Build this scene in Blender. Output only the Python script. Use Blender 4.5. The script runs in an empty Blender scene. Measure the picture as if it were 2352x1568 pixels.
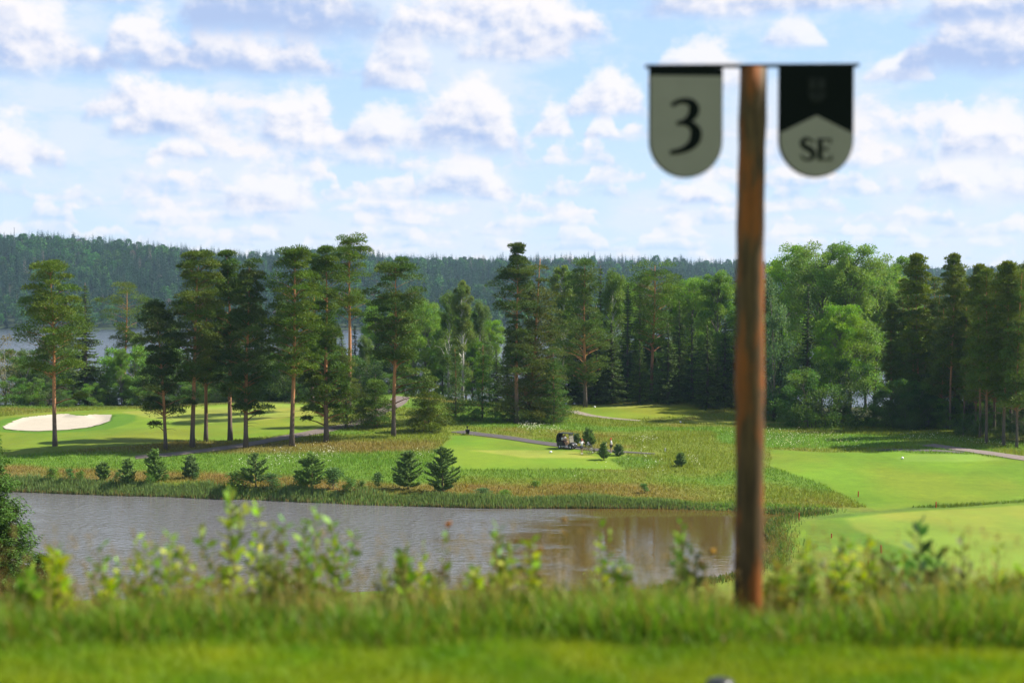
import bpy, math, random
import numpy as np
from mathutils import Vector, Matrix

R = math.radians
S = bpy.context.scene
COL = S.collection

# ------------------------------------------------------------------ camera
CAM_Z = 29.0
FPX, CXP, CYP, HOR = 3266.7, 1176.0, 784.0, 677.0      # photo measured in a 2352 px wide frame
PITCH = math.atan((CYP - HOR) / FPX)
cam = bpy.data.cameras.new("camera")
camo = bpy.data.objects.new("camera", cam)
COL.objects.link(camo)
cam.sensor_width = 36.0
cam.lens = 50.0
cam.clip_start = 0.1
cam.clip_end = 20000.0
camo.location = (0, 0, CAM_Z)
camo.rotation_euler = (math.pi / 2 - PITCH, 0, 0)
cam.dof.use_dof = True
cam.dof.focus_distance = 170.0
cam.dof.aperture_fstop = 1.7
S.camera = camo

# ------------------------------------------------------------------ render look
S.view_settings.view_transform = 'Standard'
S.view_settings.look = 'None'
S.view_settings.exposure = 1.15
S.view_settings.gamma = 1.0
S.render.engine = 'CYCLES'
S.cycles.max_bounces = 6
S.cycles.diffuse_bounces = 3
S.cycles.glossy_bounces = 3
S.cycles.transmission_bounces = 4
S.cycles.volume_bounces = 0
S.cycles.transparent_max_bounces = 8
S.cycles.caustics_reflective = False
S.cycles.caustics_refractive = False
S.cycles.use_denoising = True
S.cycles.denoiser = 'OPENIMAGEDENOISE'
S.cycles.denoising_prefilter = 'ACCURATE'

# ------------------------------------------------------------------ sun
SUN_EL, SUN_AZ = R(47), R(77)            # azimuth clockwise from +Y (the view direction)
sun_vec = Vector((math.cos(SUN_EL) * math.sin(SUN_AZ), math.cos(SUN_EL) * math.cos(SUN_AZ), math.sin(SUN_EL)))
sl = bpy.data.lights.new("sun", 'SUN')
sl.energy = 5.0
sl.angle = R(0.55)
sl.color = (1.0, 0.93, 0.82)
slo = bpy.data.objects.new("sun", sl)
COL.objects.link(slo)
slo.location = (200, 100, 300)
slo.rotation_euler = sun_vec.to_track_quat('Z', 'Y').to_euler()

# ------------------------------------------------------------------ world: clear sky with cumulus
world = bpy.data.worlds.new("World")
S.world = world
world.use_nodes = True
wt = world.node_tree
wt.nodes.clear()


class NG:
    """small helper that writes node maths as function calls"""
    def __init__(self, tree):
        self.t = tree

    def n(self, kind, **kw):
        nd = self.t.nodes.new(kind)
        for k, v in kw.items():
            setattr(nd, k, v)
        return nd

    def put(self, sock, v):
        if isinstance(v, (int, float)):
            sock.default_value = v
        elif isinstance(v, (tuple, list)):
            sock.default_value = tuple(v) if len(v) == len(sock.default_value) else tuple(v) + (1.0,)
        else:
            self.t.links.new(v, sock)

    def m(self, op, a, b=None, c=None, clamp=False):
        nd = self.n('ShaderNodeMath', operation=op, use_clamp=clamp)
        self.put(nd.inputs[0], a)
        if b is not None: self.put(nd.inputs[1], b)
        if c is not None: self.put(nd.inputs[2], c)
        return nd.outputs[0]

    def step(self, x, lo, hi, a=0.0, b=1.0):
        nd = self.n('ShaderNodeMapRange', interpolation_type='SMOOTHSTEP')
        self.put(nd.inputs[0], x); self.put(nd.inputs[1], lo); self.put(nd.inputs[2], hi)
        self.put(nd.inputs[3], a); self.put(nd.inputs[4], b)
        return nd.outputs[0]

    def lin(self, x, lo, hi, a=0.0, b=1.0):
        nd = self.n('ShaderNodeMapRange')
        self.put(nd.inputs[0], x); self.put(nd.inputs[1], lo); self.put(nd.inputs[2], hi)
        self.put(nd.inputs[3], a); self.put(nd.inputs[4], b)
        return nd.outputs[0]

    def mix(self, f, a, b, blend='MIX'):
        nd = self.n('ShaderNodeMix', data_type='RGBA', blend_type=blend)
        self.put(nd.inputs[0], f); self.put(nd.inputs[6], a); self.put(nd.inputs[7], b)
        return nd.outputs[2]

    def xyz(self, x, y, z=0.0):
        nd = self.n('ShaderNodeCombineXYZ')
        for i, v in enumerate((x, y, z)): self.put(nd.inputs[i], v)
        return nd.outputs[0]

    def noise(self, vec, scale, detail=4.0, rough=0.5, lac=2.0, dist=0.0, dims='2D', col=False):
        nd = self.n('ShaderNodeTexNoise', noise_dimensions=dims)
        self.put(nd.inputs['Vector'], vec)
        nd.inputs['Scale'].default_value = scale
        nd.inputs['Detail'].default_value = detail
        nd.inputs['Roughness'].default_value = rough
        nd.inputs['Lacunarity'].default_value = lac
        nd.inputs['Distortion'].default_value = dist
        return nd.outputs[1 if col else 0]


g = NG(wt)
sky = g.n('ShaderNodeTexSky', sky_type='NISHITA', sun_disc=False)
sky.sun_elevation = SUN_EL
sky.sun_rotation = SUN_AZ
sky.air_density = 1.0
sky.dust_density = 0.6
sky.ozone_density = 1.6
SKY_STR = 0.11
K = 1.0 / SKY_STR / 2 ** 1.15

tc = g.n('ShaderNodeTexCoord')
sep = g.n('ShaderNodeSeparateXYZ')
wt.links.new(tc.outputs['Generated'], sep.inputs[0])
dx_, dy_, dz_ = sep.outputs
U = g.m('ARCTAN2', dx_, dy_)
V = g.m('ARCSINE', dz_)
# billows shrink towards the horizon, as cloud rows do
vs = g.m('ADD', g.m('MAXIMUM', V, 0.0), 0.055)
lv = g.m('LOGARITHM', vs, math.e)
# shared cumulus turbulence
P0 = g.xyz(U, g.m('MULTIPLY', V, 1.25), 0.0)
n_big = g.noise(P0, 32.0, 8.0, 0.50)
P1 = g.xyz(g.m('ADD', U, 0.0045), g.m('ADD', g.m('MULTIPLY', V, 1.25), 0.0065), 0.0)
n_shift = g.noise(P1, 32.0, 5.0, 0.48)
n_fine = g.noise(P0, 120.0, 4.0, 0.55)
relief = g.m('SUBTRACT', n_big, n_shift)
turb = g.m('ADD', g.m('MULTIPLY', g.m('SUBTRACT', n_big, 0.5), 2.0), g.m('MULTIPLY', g.m('SUBTRACT', n_fine, 0.5), 0.55))

# thin veil that pales the blue
veil = g.noise(g.xyz(g.m('MULTIPLY', U, 0.45), V, 3.0), 16.0, 7.0, 0.62)
veil_f = g.m('ADD', g.m('MULTIPLY', g.step(veil, 0.38, 0.62, 0.0, 0.78), g.step(V, 0.3, 0.8, 1.0, 0.25)), g.step(V, 0.0, 0.16, 0.42, 0.02), clamp=True)
blue_lo, blue_hi = (0.57 * K, 0.765 * K, 1.0 * K), (0.46 * K, 0.68 * K, 1.0 * K)
sky_in = g.mix(g.step(V, 0.24, 0.75, 0.86, 0.12), sky.outputs[0], g.mix(g.step(V, 0.0, 0.26), blue_lo, blue_hi))
sky_in = g.mix(g.step(V, 0.3, 0.9, 0.0, 0.55), sky_in, (0.22 * K, 0.26 * K, 0.33 * K))
base = g.mix(veil_f, sky_in, (0.80 * K, 0.88 * K, 1.0 * K))
WHITE = (1.02 * K, 0.985 * K, 1.0 * K)
GREY = (0.46 * K, 0.59 * K, 0.88 * K)


def pu(d): return (d - CXP) / FPX
def pv(d): return (HOR - d) / FPX


def cloud(col, x0, x1, yb, yt, dark=0.5, op=1.0, amp=0.58, lift=0.0):
    """one cumulus between two azimuths: flat grey base, billowing white top"""
    u0, w = (pu(x0) + pu(x1)) / 2, (pu(x1) - pu(x0)) / 2
    b, h = pv(yb), pv(yt) - pv(yb)
    e = g.m('MULTIPLY', g.m('SUBTRACT', U, u0), 1 / w)
    e2 = g.m('MINIMUM', g.m('POWER', g.m('ABSOLUTE', e), 2.4), 3.0)
    t = g.m('MULTIPLY', g.m('SUBTRACT', V, b), 1 / h)
    dens = g.m('ADD', g.m('SUBTRACT', g.m('SUBTRACT', 1.12, e2), g.m('MAXIMUM', t, 0.0)), g.m('MULTIPLY', turb, amp))
    top = g.step(dens, -0.08, 0.44)
    tb = g.m('ADD', t, g.m('MULTIPLY', turb, 0.13))
    bot = g.step(tb, -0.14, 0.20)
    mask = g.m('MULTIPLY', g.m('MULTIPLY', top, bot), op, clamp=True)
    light = g.m('ADD', g.m('ADD', g.m('MULTIPLY', t, 0.95), 0.70 - dark * 0.72 + lift), g.m('MULTIPLY', relief, 1.7), clamp=True)
    light = g.m('ADD', light, g.m('MULTIPLY', g.m('MULTIPLY', e, 0.14), 1.0), clamp=True)
    return g.mix(mask, col, g.mix(g.step(light, 0.02, 0.95), GREY, WHITE))


def cloud_row(col, yb, hpx, freq, seed, cover, op):
    """a far row of small cumulus along one base line"""
    b, h = pv(yb), hpx / FPX
    prof = g.noise(g.xyz(U, seed, 0.0), freq, 3.0, 0.55)
    c = g.lin(prof, cover - 0.13, cover + 0.12, -0.5, 1.05)
    bb = g.m('MULTIPLY', g.m('SUBTRACT', g.noise(g.xyz(U, seed + 7.0, 0.0), freq * 0.8, 1.0), 0.5), h * 0.9)
    t = g.m('MULTIPLY', g.m('SUBTRACT', g.m('SUBTRACT', V, b), bb), 1 / h)
    dens = g.m('ADD', g.m('SUBTRACT', c, g.m('MAXIMUM', t, 0.0)), g.m('MULTIPLY', turb, 0.75))
    top = g.step(dens, 0.0, 0.42)
    bot = g.step(g.m('ADD', t, g.m('MULTIPLY', turb, 0.2)), -0.14, 0.18)
    mask = g.m('MULTIPLY', g.m('MULTIPLY', top, bot), op, clamp=True)
    light = g.m('ADD', g.m('ADD', g.m('MULTIPLY', t, 0.9), 0.38), g.m('MULTIPLY', relief, 3.0), clamp=True)
    return g.mix(mask, col, g.mix(light, (0.58 * K, 0.74 * K, 1.0 * K), (1.02 * K, 0.97 * K, 0.97 * K)))


c = base
for row in [(622, 26, 30, 1.3, 0.44, 0.55), (598, 30, 26, 5.1, 0.44, 0.65), (572, 34, 24, 9.7, 0.45, 0.7), (548, 36, 21, 13.2, 0.44, 0.75),
            (520, 44, 19, 17.9, 0.45, 0.8), (492, 46, 17, 21.4, 0.46, 0.85), (462, 54, 15, 26.6, 0.46, 0.85), (425, 64, 13, 31.1, 0.46, 0.9),
            (385, 76, 11, 38.3, 0.46, 0.9), (335, 90, 9, 44.0, 0.47, 0.85), (270, 60, 10, 51.0, 0.52, 0.6)]:
    c = cloud_row(c, *row)
for cl in [
        (520, 740, 482, 368, 0.40, 0.9), (-60, 185, 402, 296, 0.45, 1.0), (2060, 2352, 470, 330, 0.35, 0.8), (2120, 2345, 380, 258, 0.35, 0.9),
        (1560, 1690, 470, 405, 0.4, 0.8), (940, 1180, 455, 350, 0.5, 0.85), (355, 490, 372, 322, 0.4, 0.95), (590, 790, 340, 208, 0.45, 0.95),
        (780, 985, 345, 232, 0.5, 0.9), (1215, 1320, 318, 250, 0.4, 0.95), (1340, 1420, 318, 266, 0.4, 0.9), (225, 440, 292, 178, 0.6, 1.0),
        (275, 560, 326, 218, 0.55, 1.0), (955, 1205, 352, 168, 0.62, 1.0), (1300, 1490, 272, 150, 0.45, 0.95), (1480, 1720, 215, 100, 0.5, 0.9),
        (825, 985, 216, 138, 0.5, 0.95), (1960, 2120, 208, 148, 0.4, 0.85), (1725, 1885, 128, 52, 0.35, 0.8),
        (-80, 285, 200, 50, 0.7, 1.0), (265, 450, 166, 30, 0.55, 0.95), (1040, 1350, 150, 48, 0.5, 0.95), (260, 830, 186, 88, 0.88, 1.0),
        (830, 1010, 190, 60, 0.5, 0.8), (2040, 2480, 200, 30, 0.95, 1.0), (2060, 2480, 95, -10, 0.75, 1.0), (880, 1400, 110, -60, 0.5, 1.0),
        (1440, 2080, 56, -50, 0.55, 1.0), (190, 360, 46, -40, 0.4, 0.9), (-90, 90, 90, -60, 0.45, 0.9), (420, 900, 104, -130, 1.12, 1.0)]:
    c = cloud(c, *cl)
bg = g.n('ShaderNodeBackground')
bg.inputs[1].default_value = SKY_STR
wt.links.new(c, bg.inputs[0])
wo = g.n('ShaderNodeOutputWorld')
wt.links.new(bg.outputs[0], wo.inputs[0])
world.cycles.sampling_method = 'MANUAL'
world.cycles.sample_map_resolution = 256

# ================================================================== helpers
rng = np.random.default_rng(7)


def fade(t): return t * t * (3 - 2 * t)


def smooth(a, b, x): return fade(np.clip((np.asarray(x, float) - a) / (b - a), 0, 1))


def vnoise(x, y, seed=0):
    xi = np.floor(x).astype(np.int64); yi = np.floor(y).astype(np.int64)
    fx = fade(x - xi); fy = fade(y - yi)

    def h(i, j):
        n = (i * 374761393 + j * 668265263 + seed * 974634217) & 0x7fffffff
        n = ((n ^ (n >> 13)) * 1274126177) & 0x7fffffff
        return ((n ^ (n >> 16)) & 0xffff) / 65535.0
    a, b, c_, d = h(xi, yi), h(xi + 1, yi), h(xi, yi + 1), h(xi + 1, yi + 1)
    return (a * (1 - fx) + b * fx) * (1 - fy) + (c_ * (1 - fx) + d * fx) * fy


def fbm(x, y, seed=0, oct=4, rough=0.5):
    s, a, f, tot = 0, 1.0, 1.0, 0
    for k in range(oct):
        s = s + a * vnoise(x * f + 17.3 * k, y * f - 9.1 * k, seed + k)
        tot += a; a *= rough; f *= 2.03
    return s / tot


def link(o, parent=None):
    COL.objects.link(o)
    if parent is not None: o.parent = parent
    return o


def tag(o, label=None, cat=None, group=None, kind=None):
    if label: o['label'] = label
    if cat: o['category'] = cat
    if group: o['group'] = group
    if kind: o['kind'] = kind
    return o


def empty(name, loc, rz=0.0, scale=1.0):
    o = bpy.data.objects.new(name, None)
    o.empty_display_size = 0.3
    o.location = loc
    o.rotation_euler = (0, 0, rz)
    o.scale = scale if isinstance(scale, (tuple, list)) else (scale,) * 3
    return link(o)


def mesh_np(name, V, F, mat, col=None, smooth_=False):
    """V (n,3); F list of (m,k) int arrays; col (n,3) linear albedo"""
    me = bpy.data.meshes.new(name)
    V = np.asarray(V, np.float32)
    me.vertices.add(len(V)); me.vertices.foreach_set('co', V.ravel())
    F = [np.asarray(f, np.int32) for f in F if len(f)]
    nl = sum(f.size for f in F); nf = sum(len(f) for f in F)
    me.loops.add(nl); me.polygons.add(nf)
    me.loops.foreach_set('vertex_index', np.concatenate([f.ravel() for f in F]))
    tot = np.concatenate([np.full(len(f), f.shape[1], np.int32) for f in F])
    st = np.concatenate([[0], np.cumsum(tot)[:-1]]).astype(np.int32)
    me.polygons.foreach_set('loop_start', st)
    try: me.polygons.foreach_set('loop_total', tot)
    except Exception: pass
    me.polygons.foreach_set('use_smooth', np.full(nf, smooth_, bool))
    if col is not None:
        a = me.color_attributes.new('col', 'FLOAT_COLOR', 'POINT')
        c4 = np.ones((len(V), 4), np.float32); c4[:, :3] = col
        a.data.foreach_set('color', c4.ravel())
    me.update(calc_edges=True)
    me.validate()
    if mat: me.materials.append(mat)
    return me


def ob(name, me, parent=None):
    return link(bpy.data.objects.new(name, me), parent)


class MB:
    """collects simple shapes into one mesh"""
    def __init__(self): self.V, self.F, self.C, self.n = [], {}, [], 0

    def add(self, V, F, col=(1, 1, 1)):
        V = np.asarray(V, float)
        self.V.append(V); self.C.append(np.broadcast_to(np.asarray(col, float), (len(V), 3)))
        for f in F:
            self.F.setdefault(len(f), []).append([i + self.n for i in f])
        self.n += len(V)
        return self

    def box(self, c, s, rot=None, col=(1, 1, 1), taper=1.0):
        V = np.array([[x, y, z] for z in (-.5, .5) for y in (-.5, .5) for x in (-.5, .5)])
        V[4:, :2] *= taper
        V = V * np.asarray(s)
        if rot is not None: V = V @ np.array(Matrix.Rotation(rot[1], 3, rot[0])).T
        return self.add(V + np.asarray(c), [(0, 2, 3, 1), (4, 5, 7, 6), (0, 1, 5, 4), (2, 6, 7, 3), (0, 4, 6, 2), (1, 3, 7, 5)], col)

    def tube(self, pts, rad, k=6, cap=True, col=(1, 1, 1)):
        P = np.asarray(pts, float); n = len(P)
        rad = np.broadcast_to(np.asarray(rad, float), (n,))
        T = np.gradient(P, axis=0); T /= np.linalg.norm(T, axis=1)[:, None] + 1e-9
        up = np.array([0.31, 0.17, 0.93]) if abs(T[0][2]) < 0.8 else np.array([1.0, 0.12, 0])
        A = np.cross(T, up); A /= np.linalg.norm(A, axis=1)[:, None] + 1e-9
        B = np.cross(T, A)
        an = np.arange(k) * 2 * math.pi / k
        V = (P[:, None] + rad[:, None, None] * (np.cos(an)[None, :, None] * A[:, None] + np.sin(an)[None, :, None] * B[:, None])).reshape(-1, 3)
        F = [(i * k + j, i * k + (j + 1) % k, (i + 1) * k + (j + 1) % k, (i + 1) * k + j) for i in range(n - 1) for j in range(k)]
        if cap: F += [tuple(range(k))[::-1], tuple((n - 1) * k + j for j in range(k))]
        col = np.asarray(col, float)
        if col.ndim == 2: col = np.repeat(col, k, axis=0)
        return self.add(V, F, col)

    def prism(self, poly, y0, y1, axis=1, col=(1, 1, 1)):
        """polygon in the xz plane pushed from y0 to y1"""
        n = len(poly)
        a = [(p[0], y0, p[1]) for p in poly]; b = [(p[0], y1, p[1]) for p in poly]
        F = [tuple(range(n)), tuple(range(2 * n - 1, n - 1, -1))] + [(i, i + n, (i + 1) % n + n, (i + 1) % n) for i in range(n)]
        return self.add(np.array(a + b), F, col)

    def ball(self, c, r, nu=12, nv=8, col=(1, 1, 1)):
        V = [[math.sin(math.pi * i / nv) * math.cos(2 * math.pi * j / nu), math.sin(math.pi * i / nv) * math.sin(2 * math.pi * j / nu), math.cos(math.pi * i / nv)]
             for i in range(nv + 1) for j in range(nu)]
        F = [(i * nu + j, (i + 1) * nu + j, (i + 1) * nu + (j + 1) % nu, i * nu + (j + 1) % nu) for i in range(nv) for j in range(nu)]
        return self.add(np.array(V) * np.asarray(r) + np.asarray(c), F, col)

    def mesh(self, name, mat, smooth_=False):
        return mesh_np(name, np.concatenate(self.V), [np.array(f) for f in self.F.values()], mat, np.concatenate(self.C), smooth_)

    def build(self, name, mat, parent=None, smooth_=False):
        return ob(name, self.mesh(name, mat, smooth_), parent)


# ================================================================== materials
def new_mat(name):
    m = bpy.data.materials.new(name)
    m.use_nodes = True
    m.node_tree.nodes.clear()
    return m, NG(m.node_tree)


def finish(gm, shader):
    o = gm.n('ShaderNodeOutputMaterial')
    gm.t.links.new(shader, o.inputs[0])


def principled(gm, color, rough=0.6, **kw):
    p = gm.n('ShaderNodeBsdfPrincipled')
    gm.put(p.inputs['Base Color'], color)
    gm.put(p.inputs['Roughness'], rough)
    for k, v in kw.items(): gm.put(p.inputs[k.replace('_', ' ')], v)
    return p


def attr_col(gm, name='col'):
    a = gm.n('ShaderNodeAttribute', attribute_name=name)
    return a.outputs['Color']


def mat_leaf(name, translucent=0.3, vary=0.35, gloss=0.25):
    m, gm = new_mat(name)
    col = attr_col(gm)
    geo = gm.n('ShaderNodeNewGeometry')
    inf = gm.n('ShaderNodeObjectInfo')
    hsv = gm.n('ShaderNodeHueSaturation')
    gm.put(hsv.inputs['Hue'], gm.lin(geo.outputs['Random Per Island'], 0, 1, 0.485, 0.515))
    gm.put(hsv.inputs['Saturation'], gm.lin(inf.outputs['Random'], 0, 1, 0.92, 1.08))
    v = gm.m('MULTIPLY', gm.lin(geo.outputs['Random Per Island'], 0, 1, 1 - vary, 1 + vary), gm.lin(inf.outputs['Random'], 0, 1, 0.88, 1.12))
    gm.put(hsv.inputs['Value'], v)
    gm.put(hsv.inputs['Color'], col)
    d = principled(gm, hsv.outputs[0], 0.55, Specular_IOR_Level=gloss)
    t = gm.n('ShaderNodeBsdfTranslucent')
    gm.put(t.inputs[0], gm.mix(1.0, hsv.outputs[0], (1.25, 1.2, 0.6), 'MULTIPLY'))
    mx = gm.n('ShaderNodeMixShader')
    mx.inputs[0].default_value = translucent
    gm.t.links.new(d.outputs[0], mx.inputs[1]); gm.t.links.new(t.outputs[0], mx.inputs[2])
    finish(gm, mx.outputs[0])
    return m


def mat_col(name, rough=0.6, nscale=20.0, namp=0.25, metallic=0.0, spec=0.4, bump=0.0, stretch=(1, 1, 1)):
    """the mesh's own colours, broken up by fine noise"""
    m, gm = new_mat(name)
    tcn = gm.n('ShaderNodeTexCoord')
    mp = gm.n('ShaderNodeMapping'); mp.inputs['Scale'].default_value = stretch
    gm.t.links.new(tcn.outputs['Object'], mp.inputs[0])
    nz = gm.noise(mp.outputs[0], nscale, 5.0, 0.6, dims='3D')
    col = gm.mix(1.0, attr_col(gm), gm.n('ShaderNodeCombineColor').outputs[0], 'MULTIPLY')
    k = gm.lin(nz, 0.25, 0.75, 1 - namp, 1 + namp)
    col = gm.mix(1.0, attr_col(gm), gm.xyz(k, k, k), 'MULTIPLY')
    p = principled(gm, col, rough, Metallic=metallic, Specular_IOR_Level=spec)
    if bump:
        b = gm.n('ShaderNodeBump'); b.inputs['Strength'].default_value = bump; b.inputs['Distance'].default_value = 0.03
        gm.t.links.new(nz, b.inputs['Height']); gm.t.links.new(b.outputs[0], p.inputs['Normal'])
    finish(gm, p.outputs[0])
    return m


M_needle = mat_leaf('needle_foliage', 0.22, 0.2, 0.1)
M_leaf = mat_leaf('broad_foliage', 0.38, 0.26, 0.25)
M_grass = mat_leaf('grass_blades', 0.38, 0.22, 0.2)
M_bark = mat_col('bark', 0.85, 9.0, 0.45, spec=0.2, bump=0.6, stretch=(3, 3, .7))
M_sand = mat_col('bunker_sand', 0.95, 3.0, 0.06, spec=0.1, bump=0.2)
M_path = mat_col('worn_asphalt', 0.9, 3.0, 0.22, spec=0.2)
M_paint = mat_col('painted_plastic', 0.35, 40.0, 0.06, spec=0.5)
M_matte = mat_col('matte_plastic', 0.7, 40.0, 0.1, spec=0.3)
M_cloth = mat_col('woven_cloth', 0.9, 60.0, 0.12, spec=0.15)
M_skin = mat_col('skin', 0.55, 60.0, 0.06, spec=0.35)
M_metal = mat_col('brushed_metal', 0.35, 50.0, 0.06, metallic=0.9)
M_ground_far = mat_col('forest_floor', 0.95, 0.2, 0.3, spec=0.1)


def mat_ground():
    m, gm = new_mat('grassland')
    tcn = gm.n('ShaderNodeTexCoord')
    P = tcn.outputs['Object']
    n1 = gm.noise(P, 0.9, 6.0, 0.65, dims='3D')
    n2 = gm.noise(P, 6.0, 5.0, 0.7, dims='3D')
    n3 = gm.noise(P, 45.0, 3.0, 0.7, dims='3D')
    a = gm.n('ShaderNodeAttribute', attribute_name='col')
    rough_amt = a.outputs['Alpha']                     # 1 where the grass is left long
    k = gm.m('ADD', gm.m('MULTIPLY', gm.m('SUBTRACT', n1, 0.5), gm.lin(rough_amt, 0, 1, 0.35, 1.1)),
             gm.m('ADD', gm.m('MULTIPLY', gm.m('SUBTRACT', n2, 0.5), gm.lin(rough_amt, 0, 1, 0.25, 1.1)), gm.m('MULTIPLY', gm.m('SUBTRACT', n3, 0.5), 0.5)))
    k = gm.m('ADD', k, 1.0)
    col = gm.mix(1.0, a.outputs['Color'], gm.xyz(k, k, k), 'MULTIPLY')
    yel = gm.mix(gm.step(n1, 0.5, 0.75, 0.0, 0.25), col, gm.mix(1.0, col, (1.25, 1.0, 0.7), 'MULTIPLY'))
    p = principled(gm, yel, 0.9, Specular_IOR_Level=0.12)
    b = gm.n('ShaderNodeBump'); b.inputs['Distance'].default_value = 0.12
    gm.put(b.inputs['Strength'], gm.lin(rough_amt, 0, 1, 0.15, 0.8))
    gm.t.links.new(n2, b.inputs['Height']); gm.t.links.new(b.outputs[0], p.inputs['Normal'])
    finish(gm, p.outputs[0])
    return m


M_ground = mat_ground()


def mat_water(name, base, rough, ripple_lo, ripple_hi, scale, mask=None):
    m, gm = new_mat(name)
    tcn = gm.n('ShaderNodeTexCoord')
    P = tcn.outputs['Object']
    mp = gm.n('ShaderNodeMapping'); mp.inputs['Scale'].default_value = (0.5, 0.8, 1.0)
    gm.t.links.new(P, mp.inputs[0])
    n = gm.noise(mp.outputs[0], scale, 3.0, 0.5, dims='3D')
    sp = gm.n('ShaderNodeSeparateXYZ'); gm.t.links.new(P, sp.inputs[0])
    wob = gm.noise(gm.xyz(gm.m('MULTIPLY', sp.outputs[0], 0.05), gm.m('MULTIPLY', sp.outputs[1], 0.16), 0.0), 1.0, 4.0, 0.6)
    p = principled(gm, base, rough, IOR=1.333, Specular_IOR_Level=0.5)
    b = gm.n('ShaderNodeBump'); b.inputs['Distance'].default_value = 0.24
    if mask:
        edge, width = mask
        calm = gm.step(gm.m('ADD', sp.outputs[0], gm.m('ADD', gm.m('MULTIPLY', gm.m('SUBTRACT', wob, 0.5), 26.0), gm.m('MULTIPLY', gm.m('SUBTRACT', sp.outputs[1], 125.0), -0.12))), edge - width, edge + width)
        st = gm.lin(calm, 0, 1, ripple_hi, ripple_lo)
        gm.put(p.inputs['Roughness'], gm.lin(calm, 0, 1, rough, 0.03))
        gm.put(p.inputs['Base Color'], gm.mix(calm, (0.105, 0.103, 0.108), base))  # silvery sky reflection of the rippled part painted into its base colour
        st = gm.m('MULTIPLY', st, gm.step(wob, 0.25, 0.6, 0.45, 1.0))
    else:
        st = gm.step(wob, 0.3, 0.65, ripple_lo, ripple_hi)
    gm.put(b.inputs['Strength'], st)
    gm.t.links.new(n, b.inputs['Height']); gm.t.links.new(b.outputs[0], p.inputs['Normal'])
    finish(gm, p.outputs[0])
    return m


# ================================================================== where things stand
cpi, spi = math.cos(PITCH), math.sin(PITCH)


def ray(dx, dy):
    """direction of a photo point with unit y"""
    dx = np.asarray(dx, float); dy = np.asarray(dy, float)
    yc = -(dy - CYP)
    Y = FPX * cpi + yc * spi
    return (dx - CXP) / Y, (yc * cpi - FPX * spi) / Y


def at(dx, dy, Y):
    tx, tz = ray(dx, dy)
    return np.array([tx * Y, Y, CAM_Z + tz * Y])


POND_Z = 8.0
# surveyed ground points: photo x, photo y, metres away
CTRL = [(0, 1045, 168), (120, 1030, 171), (300, 1030, 171), (0, 960, 205), (130, 990, 190), (130, 952, 212), (300, 941, 222), (450, 931, 228),
        (600, 923, 232), (720, 929, 226), (600, 985, 190), (450, 1000, 186), (700, 1000, 184), (100, 1080, 158), (300, 1085, 157), (500, 1090, 155),
        (700, 1095, 153), (300, 1055, 166), (600, 1050, 166), (925, 908, 226), (870, 950, 205), (800, 975, 195), (905, 1003, 183), (985, 995, 186),
        (960, 925, 222), (1070, 993, 187), (1180, 975, 196), (1300, 1023, 175), (1150, 1045, 166), (1400, 1040, 169), (1300, 1065, 161), (1100, 1100, 152), (1400, 1110, 150),
        (1600, 1110, 150), (1330, 944, 222), (1480, 968, 210), (1400, 928, 231), (1500, 924, 232), (1600, 926, 232), (1670, 942, 228), (1600, 971, 210), (1740, 965, 214),
        (1860, 967, 212), (1940, 992, 198), (1480, 1000, 190), (1650, 1000, 188), (1800, 1000, 188), (1960, 1000, 190), (1770, 1035, 173), (2000, 1035, 172),
        (2130, 1022, 176), (2350, 1055, 162), (2250, 1000, 188), (2350, 1020, 182), (2050, 1052, 166), (1800, 1100, 152), (2000, 1100, 152), (2200, 1110, 150),
        (2350, 1120, 148), (2000, 1165, 139), (2350, 1149, 141.5), (2350, 1250, 117), (2100, 1250, 118), (2350, 1360, 99.5), (2000, 1350, 101), (1900, 1290, 110)]
_p = np.array([at(*q) for q in CTRL])
_extra = np.array([(x, y, z) for y, zz in ((262, 8.5), (300, 3.5), (335, -0.8), (380, -3), (450, -5)) for x, z in ((-150, zz), (-75, zz), (0, zz), (75, zz), (150, zz))]
                  + [(-130, 170, 10.5), (130, 170, 10.6), (-110, 100, 9.0), (110, 100, 8.8), (-60, 95, 8.6), (0, 95, 8.4), (-110, 225, 11), (125, 220, 8.5), (17, 250, 9.6), (-17, 246, 9.5), (60, 240, 8.5), (22, 246, 9.6), (32, 246, 9.6)])
_c = np.concatenate([_p, _extra])
SC = 50.0


def _k(r2): return 0.5 * r2 * np.log(r2 + 1e-12)


_xy = _c[:, :2] / SC
_n = len(_xy)
_A = np.zeros((_n + 3, _n + 3))
_A[:_n, :_n] = _k(((_xy[:, None] - _xy[None]) ** 2).sum(-1)) + np.eye(_n) * 2e-4
_A[:_n, _n] = 1; _A[:_n, _n + 1:] = _xy; _A[_n, :_n] = 1; _A[_n + 1:, :_n] = _xy.T
_w = np.linalg.solve(_A, np.concatenate([_c[:, 2], np.zeros(3)]))


def tps(x, y):
    x = np.asarray(x, float); y = np.asarray(y, float)
    out = np.empty(x.size); xf, yf = x.ravel() / SC, y.ravel() / SC
    for i in range(0, x.size, 20000):
        a = np.stack([xf[i:i + 20000], yf[i:i + 20000]], 1)
        out[i:i + 20000] = _k(((a[:, None] - _xy[None]) ** 2).sum(-1)) @ _w[:_n] + _w[_n] + a @ _w[_n + 1:]
    return out.reshape(x.shape)


def on_plane(pts, z):
    out = []
    for dx, dy in pts:
        tx, tz = ray(dx, dy)
        Y = (z - CAM_Z) / tz
        out.append((float(tx * Y), float(Y)))
    return np.array(out)


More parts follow.
